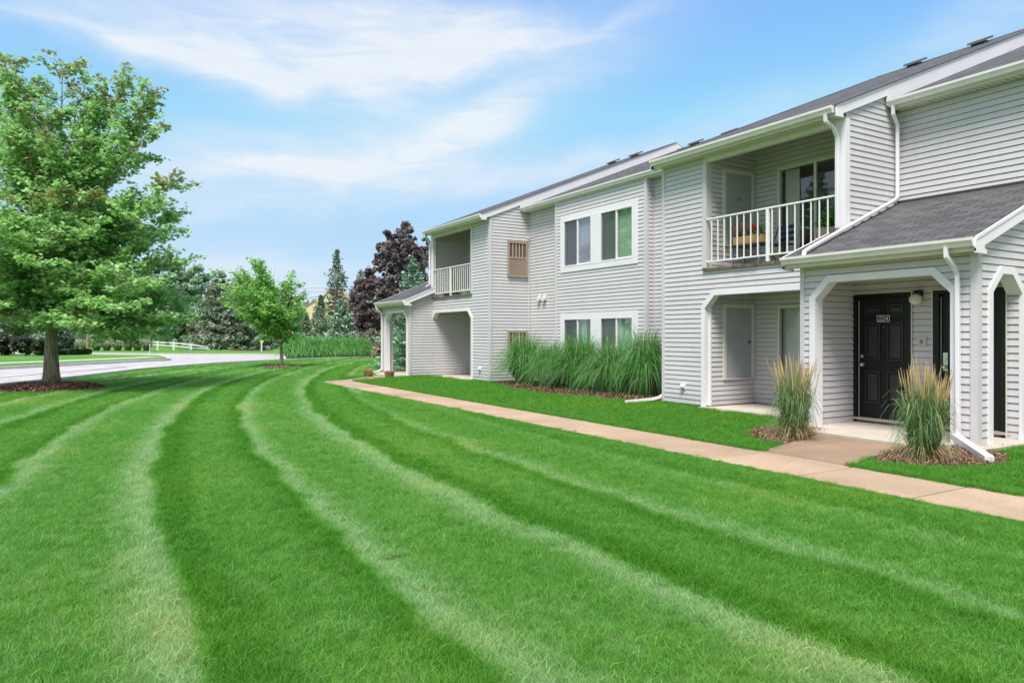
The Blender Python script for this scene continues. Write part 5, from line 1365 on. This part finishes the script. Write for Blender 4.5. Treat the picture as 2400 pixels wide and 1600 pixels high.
# shrubs along the far left
SH = ((.045, .06, .04), (.09, .11, .07), (.14, .15, .11)); 
for i, (px, hw, top, d, lab) in enumerate(((-60, 40, 770, 50, 'dark rounded shrub at the left frame edge'), (10, 34, 778, 49.5, 'dark dense shrub left of the maple trunk at the edge'), (60, 30, 782, 49, 'dark dense shrub second from the left edge'), (100, 26, 786, 49, 'dark shrub just left of the maple trunk'),
                                           (140, 18, 772, 52, 'grey green shrub just right of the maple trunk'), (160, 14, 780, 53, 'grey green loose shrub behind the clipped hedges'))):
    broadleaf(px, d, top, hw, lab, 130 + i, SH if i < 4 else ((.12, .18, .11), (.18, .25, .16), (.09, .12, .08)), .13, 834, 40, 120, name='shrub', trunk=False, lump=.35, basez=0)
GREEN = ((.10, .22, .06), (.15, .28, .09), (.2, .33, .14))
broadleaf(886, 53, 820, 8, 'small clipped round shrub at the right end of the grass hedge', 140, GREEN, .07, 834, 30, 90, name='round_shrub', trunk=False)
for i, (px, py, lab) in enumerate(((612, 795, 'low green bush behind the yellow marker post'), (655, 800, 'low dark bush behind the young maple trunk'), (700, 790, 'green bush left of the long grass hedge'))):
    broadleaf(px, 72, py - 18, 18, lab, 150 + i, MID, .16, 822, 30, 90, name='shrub', trunk=False)
# clipped hedge blocks
for i, (xa, xb, tp, bt, dd) in enumerate(((134, 153, 822, 836, 50), (153, 184, 818, 835.5, 50.5), (184, 205, 818, 835, 51.5), (203, 213, 819, 833.5, 53))):
    lab = ('low clipped hedge block touching the maple trunk edge', 'widest clipped hedge block, dark sides and bright top', 'clipped hedge block right of the widest one', 'narrow clipped hedge block at the right end')[i]
    xm, ym = world((xa + xb) / 2, dd); wd_ = (xb - xa) / FPX * dd / 2; hh = (bt - tp) / FPX * dd; rng_ = np.random.default_rng(i); n = 5000
    P = rng_.uniform(-1, 1, (n, 3)); ax = rng_.integers(0, 3, n); ax[rng_.uniform(size=n) < .3] = 2
    sg = np.sign(rng_.uniform(-1, 1, n)); 
    for k in range(3): P[ax == k, k] = sg[ax == k] * rng_.uniform(.9, 1.0, (ax == k).sum())
    tp_ = .82 + .18 * (P[:, 2] + 1) / 2; P[:, 0] *= wd_ * tp_; P[:, 1] *= wd_ * tp_; P[:, 2] = (P[:, 2] + 1) / 2 * (hh - .12) + .16
    P[:, 2] -= .08 * (np.abs(P[:, 0]) / wd_) ** 4
    t = empty('clipped_hedge', (xm, ym, .0), .5, lab, 'hedge', 'clipped hedge blocks across the road')
    leaf_mesh('foliage', P, np.full(n, .07), np.array(((.05, .10, .03), (.08, .15, .05), (.11, .2, .07)))[rng_.choice(3, n)], DIAM, t, M_leaf, up=.3, seed=i)
# pale variegated grasses far off
pg = None
for i, px in enumerate((175, 200, 226, 250, 276, 300, 322, 344)):
    x, y = world(px, 70); lab = ('first', 'second', 'third', 'fourth', 'fifth', 'sixth', 'seventh', 'eighth')[i] + ' pale cream green grass clump from the left across the road'
    if pg is None:
        t = empty('pale_grass_clump', (x, y, 0), 0, lab, 'ornamental grass', 'pale grasses across the road'); rng_ = np.random.default_rng(8); n = 520; a = rng_.uniform(0, 6.283, n)
        g_ = rng_.uniform(.7, 1.2, (n, 1)); base = np.stack([.25 * np.cos(a), .25 * np.sin(a), 0 * a], 1)
        ribbons('foliage', base, a, rng_.uniform(.8, 1.4, n), rng_.uniform(.1, .75, n), rng_.uniform(.1, .6, n), np.full(n, .045), g_ * [[.20, .22, .12]], g_ * [[.52, .58, .40]], t, seed=2, seg=5); pg = t
    else:
        t = pg.copy(); COL.objects.link(t); c = pg.children[0].copy(); COL.objects.link(c); c.parent = t; t.location = (x, y, 0); t.rotation_euler = (0, 0, i); t['label'] = lab

# trees behind the viewer, seen only in the window glass
def copy_tree(src, loc, rz, sc, label, cat='tree'):
    t = src.copy(); COL.objects.link(t); t.location = loc; t.rotation_euler = (0, 0, rz); t.scale = (sc,) * 3; t['label'] = label; t['category'] = cat
    for ch in src.children:
        c = ch.copy(); COL.objects.link(c); c.parent = t
    return t
# ================================================================= small things
M_pole = mat('pole_wood', (.10, .075, .06), .9, var=.3, vscale=8)
M_poler = mat('pole_wood_red', (.34, .22, .16), .9, var=.2, vscale=8)
M_fence = mat('fence_white', (.80, .80, .80), .6)
# white two-rail fence
f = empty('rail_fence', (*world(400, 74), 0), 0, 'white two rail timber fence across the road', 'fence')
def fp_(px, py, d): x, y = world(px, d); return Vector((x, y, EYE + (785 - py) / FPX * d))
posts = [(345, 798.5, 818), (369, 799.5, 818.5), (407, 801, 820), (448, 805, 820.5), (487, 812, 822)]
dF = 73.0
for i, (px, t_, b_) in enumerate(posts):
    p = fp_(px, t_, dF); MB().box(p.x - .075, p.x + .075, p.y - .075, p.y + .075, -.02, p.z).prism([(p.x - .09, p.y - .09), (p.x + .09, p.y - .09), (p.x + .09, p.y + .09), (p.x - .09, p.y + .09)], 'z', p.z, p.z + .04).build('post', M_fence, f)
for k, (o0, o1) in enumerate(((2.0, 2.0), (9.5, 9.0))):
    mb = MB()
    for (a, c) in zip(posts[:-1], posts[1:]):
        A, B_ = fp_(a[0], a[1] + o0, dF), fp_(c[0], c[1] + o1 * (1 if c[0] < 480 else .55), dF); mb.tube([A, B_], .07, 4, 1.0)
    mb.build('rail', M_fence, f)
# utility poles
x, y = world(787, 58); t = empty('utility_pole', (x, y, 0), 0, 'dark brown utility pole in front of the tall thin spruce', 'pole')
zt = EYE + (785 - 677) / FPX * 58
MB().tube([(0, 0, 0), (0, 0, zt)], [.13, .10], 10).build('shaft', M_pole, t, local=True)
a_ = MB().box(-.55, .15, -.05, .05, zt - .12, zt + .02); a_.lathe((-.40, 0, zt), [(.12, -.45), (.13, -.3), (.13, 0), (.05, .06)], 10); a_.build('crossarm', M_pole, t, local=True).rotation_euler = (0, 0, -YAW)
x, y = world(206, 63); t = empty('utility_pole', (x, y, 0), 0, 'reddish split utility pole seen under the large maple crown', 'pole')
MB().tube([(0, 0, 0), (0, 0, 8.5)], [.15, .12], 10).build('shaft', M_poler, t, local=True)
MB().tube([(.13, 0, 0), (.13, 0, 3.5)], .03, 6).build('cable_guard', M_white, t, local=True)
# wires
M_wire = mat('wire', (.06, .06, .06), .7)
def wire(pts, r, label, tall=None):
    P = [fp_(*p) for p in pts]; out = []
    for a, c in zip(P[:-1], P[1:]):
        for k in range(8): out.append(a.lerp(c, k / 8))
    out.append(P[-1]); o = MB().tube(out, r, 4).build('overhead_wire', M_wire); tag(o, label, 'wire', 'overhead wires across the road'); return o
wire([(150, 713, 64), (395, 711.5, 62), (560, 709, 61), (714, 698.5, 59.5), (787, 692, 58), (1010, 683, 52)], .022, 'lowest and thickest overhead wire, passing behind the young maple')
wire([(150, 688, 64), (395, 687, 62), (560, 686, 61), (787, 683, 58)], .014, 'middle one of the three dark overhead wires')
wire([(150, 673, 64), (395, 674, 62), (560, 673.5, 61), (714, 676, 59.5), (757, 675, 58.5), (787, 677, 58)], .012, 'top one of the three dark overhead wires')
M_wire = mat('wire_light', (.35, .38, .42), .7)
wire([(100, 592, 64), (395, 588, 66), (560, 583, 66), (719, 573, 66), (895, 549, 64), (1010, 528, 60)], .005, 'thin overhead wire crossing the sky above the young maple')
# yellow marker post, thin stake, small flag
x, y = world(613, 67); t = empty('marker_post', (x, y, 0), 0, 'yellow sign on a short white post across the road', 'sign')
MB().box(-.05, .05, -.04, .04, 0, .85).build('post', M_fence, t, local=True)
s_ = MB().box(-.12, .14, -.02, .02, .78, 1.05); s_.box(.14, .2, -.02, .02, .9, 1.0); s_.build('sign_panel', mat('sign_yellow', (.62, .60, .03), .5), t, local=True, bevel=.01).rotation_euler = (0, 0, -YAW)
x, y = world(351, 56); t = empty('marker_stake', (x, y, 0), 0, 'thin white stake on the verge tip by the road', 'stake')
MB().tube([(0, 0, 0), (0, 0, .72)], .02, 6).build('shaft', M_fence, t, local=True); MB().lathe((0, 0, .72), [(.035, 0), (.035, .05), (.01, .08)], 8).build('cap', M_fence, t, local=True)
x, y = world(676, 48); t = empty('flag', (x, y, 0), 0, 'small red flag with black and white stripes beside the young maple trunk', 'flag')
zf = EYE + (785 - 776) / FPX * 48
MB().tube([(0, 0, 0), (0, 0, zf + .2)], .012, 6).build('pole', M_pole, t, local=True)
fl = empty('cloth', (0, 0, 0)); fl.parent = t; fl.rotation_euler = (0, 0, -YAW)
def flagpiece(nm, pts, m, th=.01): MB().prism(pts, 'y', -th, th).build(nm, m, fl, local=True)
flagpiece('red_field', [(-.20, zf - .02), (.02, zf - .14), (.12, zf + .10), (-.05, zf + .17)], mat('flag_red', (.62, .06, .05), .6), .011)
flagpiece('white_stripe', [(.12, zf + .10), (.24, zf + .05), (.34, zf - .16), (.24, zf - .20), (.06, zf - .05)], mat('flag_white', (.8, .8, .8), .6), .01)
flagpiece('black_stripe', [(.145, zf + .075), (.18, zf + .065), (.29, zf - .165), (.25, zf - .18)], M_dark, .013)
# cream building far off
x, y = world(742, 112); hb = empty('cream_house', (x, y, 0), -YAW, 'cream rendered house with gables half hidden behind the spruces', 'house')
M_crm = mat('cream_render', (.72, .60, .40), .85, var=.08, vscale=.5); M_cr2 = mat('cream_roof', (.50, .36, .24), .9)
wb = MB().box(-1.6, 9, 0, 10, 0, 5.2); wb.prism([(-1.6, 5.2), (1.0, 5.2), (1.0, 6.1), (-.3, 6.9), (-1.6, 6.1)], 'y', 0, 8); wb.prism([(1.0, 5.2), (3.4, 5.2), (3.4, 7.6), (2.2, 8.8), (1.0, 7.6)], 'y', .4, 8); wb.prism([(5, 5.2), (8.6, 5.2), (6.8, 8.2)], 'y', 0, 8)
wb.build('wall', M_crm, hb, local=True)
MB().prism([(-1.8, 6.1), (-.3, 7.05), (1.2, 6.1), (1.2, 5.95), (-.3, 6.9), (-1.8, 5.95)], 'y', -.2, 8.2).prism([(.85, 7.6), (2.2, 8.98), (3.55, 7.6), (3.55, 7.4), (2.2, 8.8), (.85, 7.4)], 'y', .2, 8.2).prism([(4.8, 5.2), (6.8, 8.45), (8.8, 5.2), (8.8, 5.0), (6.8, 8.2), (4.8, 5.0)], 'y', -.2, 8.2).build('roof', M_cr2, hb, local=True)
for (xa, za, wa, ha) in ((-.6, 3.6, .7, 1.4), (-.6, 1.0, .7, 1.4), (1.9, 3.6, .7, 1.6), (1.9, 1.0, .7, 1.4), (6.2, 3.4, 1.0, 1.4), (6.2, .9, 1.0, 1.4)):
    w_ = MB().box(xa - .08, xa + wa + .08, -.06, .45, za - .08, za + ha + .08).build('window', M_cr2, hb, local=True)
    MB().box(xa, xa + wa, -.08, -.055, za, za + ha).build('pane', mat('far_glass', (.12, .13, .14), .2), w_, local=True)

# ---- near balcony things
def ab(name, label, cat, loc, rz=0, group=None): return empty(name, loc, rz, label, cat, group)
M_terra = mat('planter_orange', (.62, .33, .14), .6, var=.12, vscale=12); M_tbl = mat('table_dark', (.035, .035, .045), .45); M_green = mat('leafy', (.07, .2, .04), .5, attr=True, trans=.3)
ZF = 2.91
tb = ab('patio_table', 'dark metal table holding the flower box on the near balcony', 'table', (11.62, 10.02, ZF))
MB().box(-.20, .20, -.40, .40, .42, .455).build('tabletop', M_tbl, tb, local=True, bevel=.006)
for sx in (-.17, .17):
    for sy in (-.34, .34): MB().box(sx - .02, sx + .02, sy - .02, sy + .02, 0, .42).build('leg', mat('leg_grey', (.25, .27, .30), .4, metal=.5), tb, local=True)
fb = ab('flower_box', 'orange planter box of red and orange flowers on the dark balcony table', 'planter', (11.62, 10.03, ZF + .456))
pb = MB(); pb.prism([(-.10, 0), (.10, 0), (.13, .17), (.105, .17), (.09, .03), (-.09, .03), (-.105, .17), (-.13, .17)], 'y', -.34, .34); pb.prism([(-.10, 0), (.10, 0), (.13, .17), (-.13, .17)], 'y', -.36, -.34); pb.prism([(-.10, 0), (.10, 0), (.13, .17), (-.13, .17)], 'y', .34, .36)
pb.build('planter', M_terra, fb, local=True); MB().box(-.10, .10, -.34, .34, .03, .15).build('soil', M_mulchbase, fb, local=True)
rng_ = np.random.default_rng(5); n = 420; P = np.stack([rng_.normal(0, .06, n), rng_.uniform(-.36, .36, n), .16 + np.abs(rng_.normal(0, .10, n))], 1)
leaf_mesh('foliage', P, rng_.uniform(.03, .06, n), np.array(((.05, .17, .03), (.10, .26, .05), (.16, .3, .08)))[rng_.choice(3, n)], DIAM, fb, M_green, up=.2, seed=1)
for (yy, zz, c, nm) in ((.31, .36, (.85, .22, .02), 'orange_flower'), (.14, .42, (.85, .35, .02), 'orange_flower'), (-.02, .32, (.75, .03, .03), 'red_flower'), (-.10, .30, (.75, .03, .03), 'red_flower'), (-.19, .33, (.75, .04, .03), 'red_flower'), (.26, .26, (.55, .03, .03), 'red_flower'), (-.06, .38, (.75, .05, .04), 'red_flower')):
    m_ = 34; q = rng_.normal(0, 1, (m_, 3)); q /= np.linalg.norm(q, axis=1)[:, None]; q *= .036
    leaf_mesh(nm, q + np.array([[-.07, yy, zz]]), np.full(m_, .042), np.tile(np.array([c]), (m_, 1)) * rng_.uniform(.7, 1.2, (m_, 1)), DIAM, fb, M_green, up=.0, seed=3)
    MB().tube([(-.04, yy * .95, .15), (-.07, yy, zz)], .004, 4).build('stem', mat('stem_green', (.06, .18, .03), .6), fb, local=True)
ch = ab('folding_chair', 'dark blue folding chair beside the balcony table', 'chair', (11.85, 9.50, ZF)); 
MB().box(-.2, .2, -.18, .18, .40, .425).build('seat', mat('chair_blue', (.02, .03, .09), .5), ch, local=True)
bk = MB()
for k in range(3): bk.box(.19, .21, -.18, .18, .5 + k * .12, .57 + k * .12)
bk.build('backrest', MATS['chair_blue'], ch, local=True)
for sy in (-.18, .18):
    MB().tube([(-.2, sy, 0), (.2, sy, .85)], .012, 6).build('leg', M_tbl, ch, local=True); MB().tube([(.2, sy, 0), (-.2, sy, .42)], .012, 6).build('leg', M_tbl, ch, local=True)
ps = ab('plant_stand', 'wooden crate stand with a grey planter at the right balcony end', 'stand', (11.75, 8.30, ZF))
MB().box(-.17, .17, -.22, .22, .36, .42).build('tabletop', M_terra, ps, local=True)
for sx in (-.14, .14):
    for sy in (-.19, .19): MB().tube([(sx, sy, 0), (sx, sy, .36)], .012, 6).build('leg', M_tbl, ps, local=True)
pp_ = ab('potted_plant', 'leafy green plant in a grey box behind the right balcony rails', 'plant', (11.75, 8.30, ZF + .421))
MB().prism([(-.12, 0), (.12, 0), (.15, .16), (-.15, .16)], 'y', -.2, .2).build('pot', mat('pot_grey', (.27, .24, .22), .8, var=.3, vscale=20), pp_, local=True)
n = 380; a = rng_.uniform(0, 6.28, n); P = np.stack([rng_.normal(0, .07, n), rng_.normal(.0, .13, n), .18 + np.abs(rng_.normal(0, .16, n))], 1); P[:, 2] += np.where(P[:, 1] < -.05, .14, 0)
leaf_mesh('foliage', P, rng_.uniform(.04, .08, n), np.array(((.06, .2, .03), (.13, .32, .06), (.2, .38, .1)))[rng_.choice(3, n)], DIAM, pp_, M_green, up=.3, seed=6)
# ---- far balcony pots
def pot(y, x, r, h, c, lab, nm='flower_pot'):
    o = MB().lathe((x, y, ZF), [(r * .75, 0), (r, h), (r * 1.08, h), (r * 1.08, h + .02), (r * .9, h + .02), (r * .85, h - .02)], 16).build(nm, mat('pot_' + ''.join(str(int(v * 99)) for v in c), c, .6)); tag(o, lab, 'pot', 'pots on the far balcony floor'); return o
pot(23.75, 11.36, .13, .17, (.06, .055, .055), 'black pot at the left of the far balcony floor')
pot(23.05, 11.36, .12, .16, (.08, .06, .05), 'brown pot in the middle of the far balcony floor')
pot(22.30, 11.38, .17, .20, (.30, .31, .32), 'wide grey tub on the far balcony floor')
o = MB().prism([(21.55, ZF), (22.0, ZF), (22.02, ZF + .2), (21.9, ZF + .26), (21.6, ZF + .24)], 'x', 11.3, 11.5).build('garden_bag', mat('bag_green', (.05, .28, .12), .5, var=.6, vscale=16), bevel=.03); tag(o, 'green and white bag at the right end of the far balcony', 'bag')
t = ab('potted_plant', 'thin plant with a yellow bloom behind the far balcony rails', 'plant', (11.5, 23.4, ZF)); MB().lathe((0, 0, 0), [(.09, 0), (.12, .16)], 12).build('pot', MATS['pot_665'] if 'pot_665' in MATS else M_found, t, local=True)
n = 160; P = np.stack([rng_.normal(0, .05, n), rng_.normal(0, .07, n), rng_.uniform(.16, .75, n)], 1); leaf_mesh('foliage', P, rng_.uniform(.03, .07, n), np.array(((.06, .18, .03), (.12, .28, .05), (.6, .55, .03)))[rng_.choice(3, n, p=[.45, .4, .15])], DIAM, t, M_green, up=.2, seed=9)
# wreath on the second door, its edge seen through the side arch
wr = empty('wreath', (XD - .03, 5.62, 1.52), 0, 'orange twig wreath hung on the door seen through the side arch', 'wreath')
pts = [(0, .17 * math.cos(t_), .17 * math.sin(t_)) for t_ in np.linspace(0, 2 * math.pi, 25)]
MB().tube(pts, .025, 6, cap=False).build('ring', mat('wreath_orange', (.42, .14, .04), .8, var=.5, vscale=60), wr, local=True)

# trees standing on the lawn side behind the viewer; the panes mirror them
sp_src = [o for o in bpy.data.objects if o.name.startswith('spruce_tree')][0]
copy_tree(sp_src, (-18.6, 32.0, 0), .3, 2.7, 'spruce on the open lawn mirrored in the balcony door')
mp_src = bpy.data.objects['broadleaf_tree']
copy_tree(mp_src, (-13.2, 45.5, 0), .6, 1.0, 'broad tree beyond the road mirrored in the right upper window')
S.render.film_transparent = False
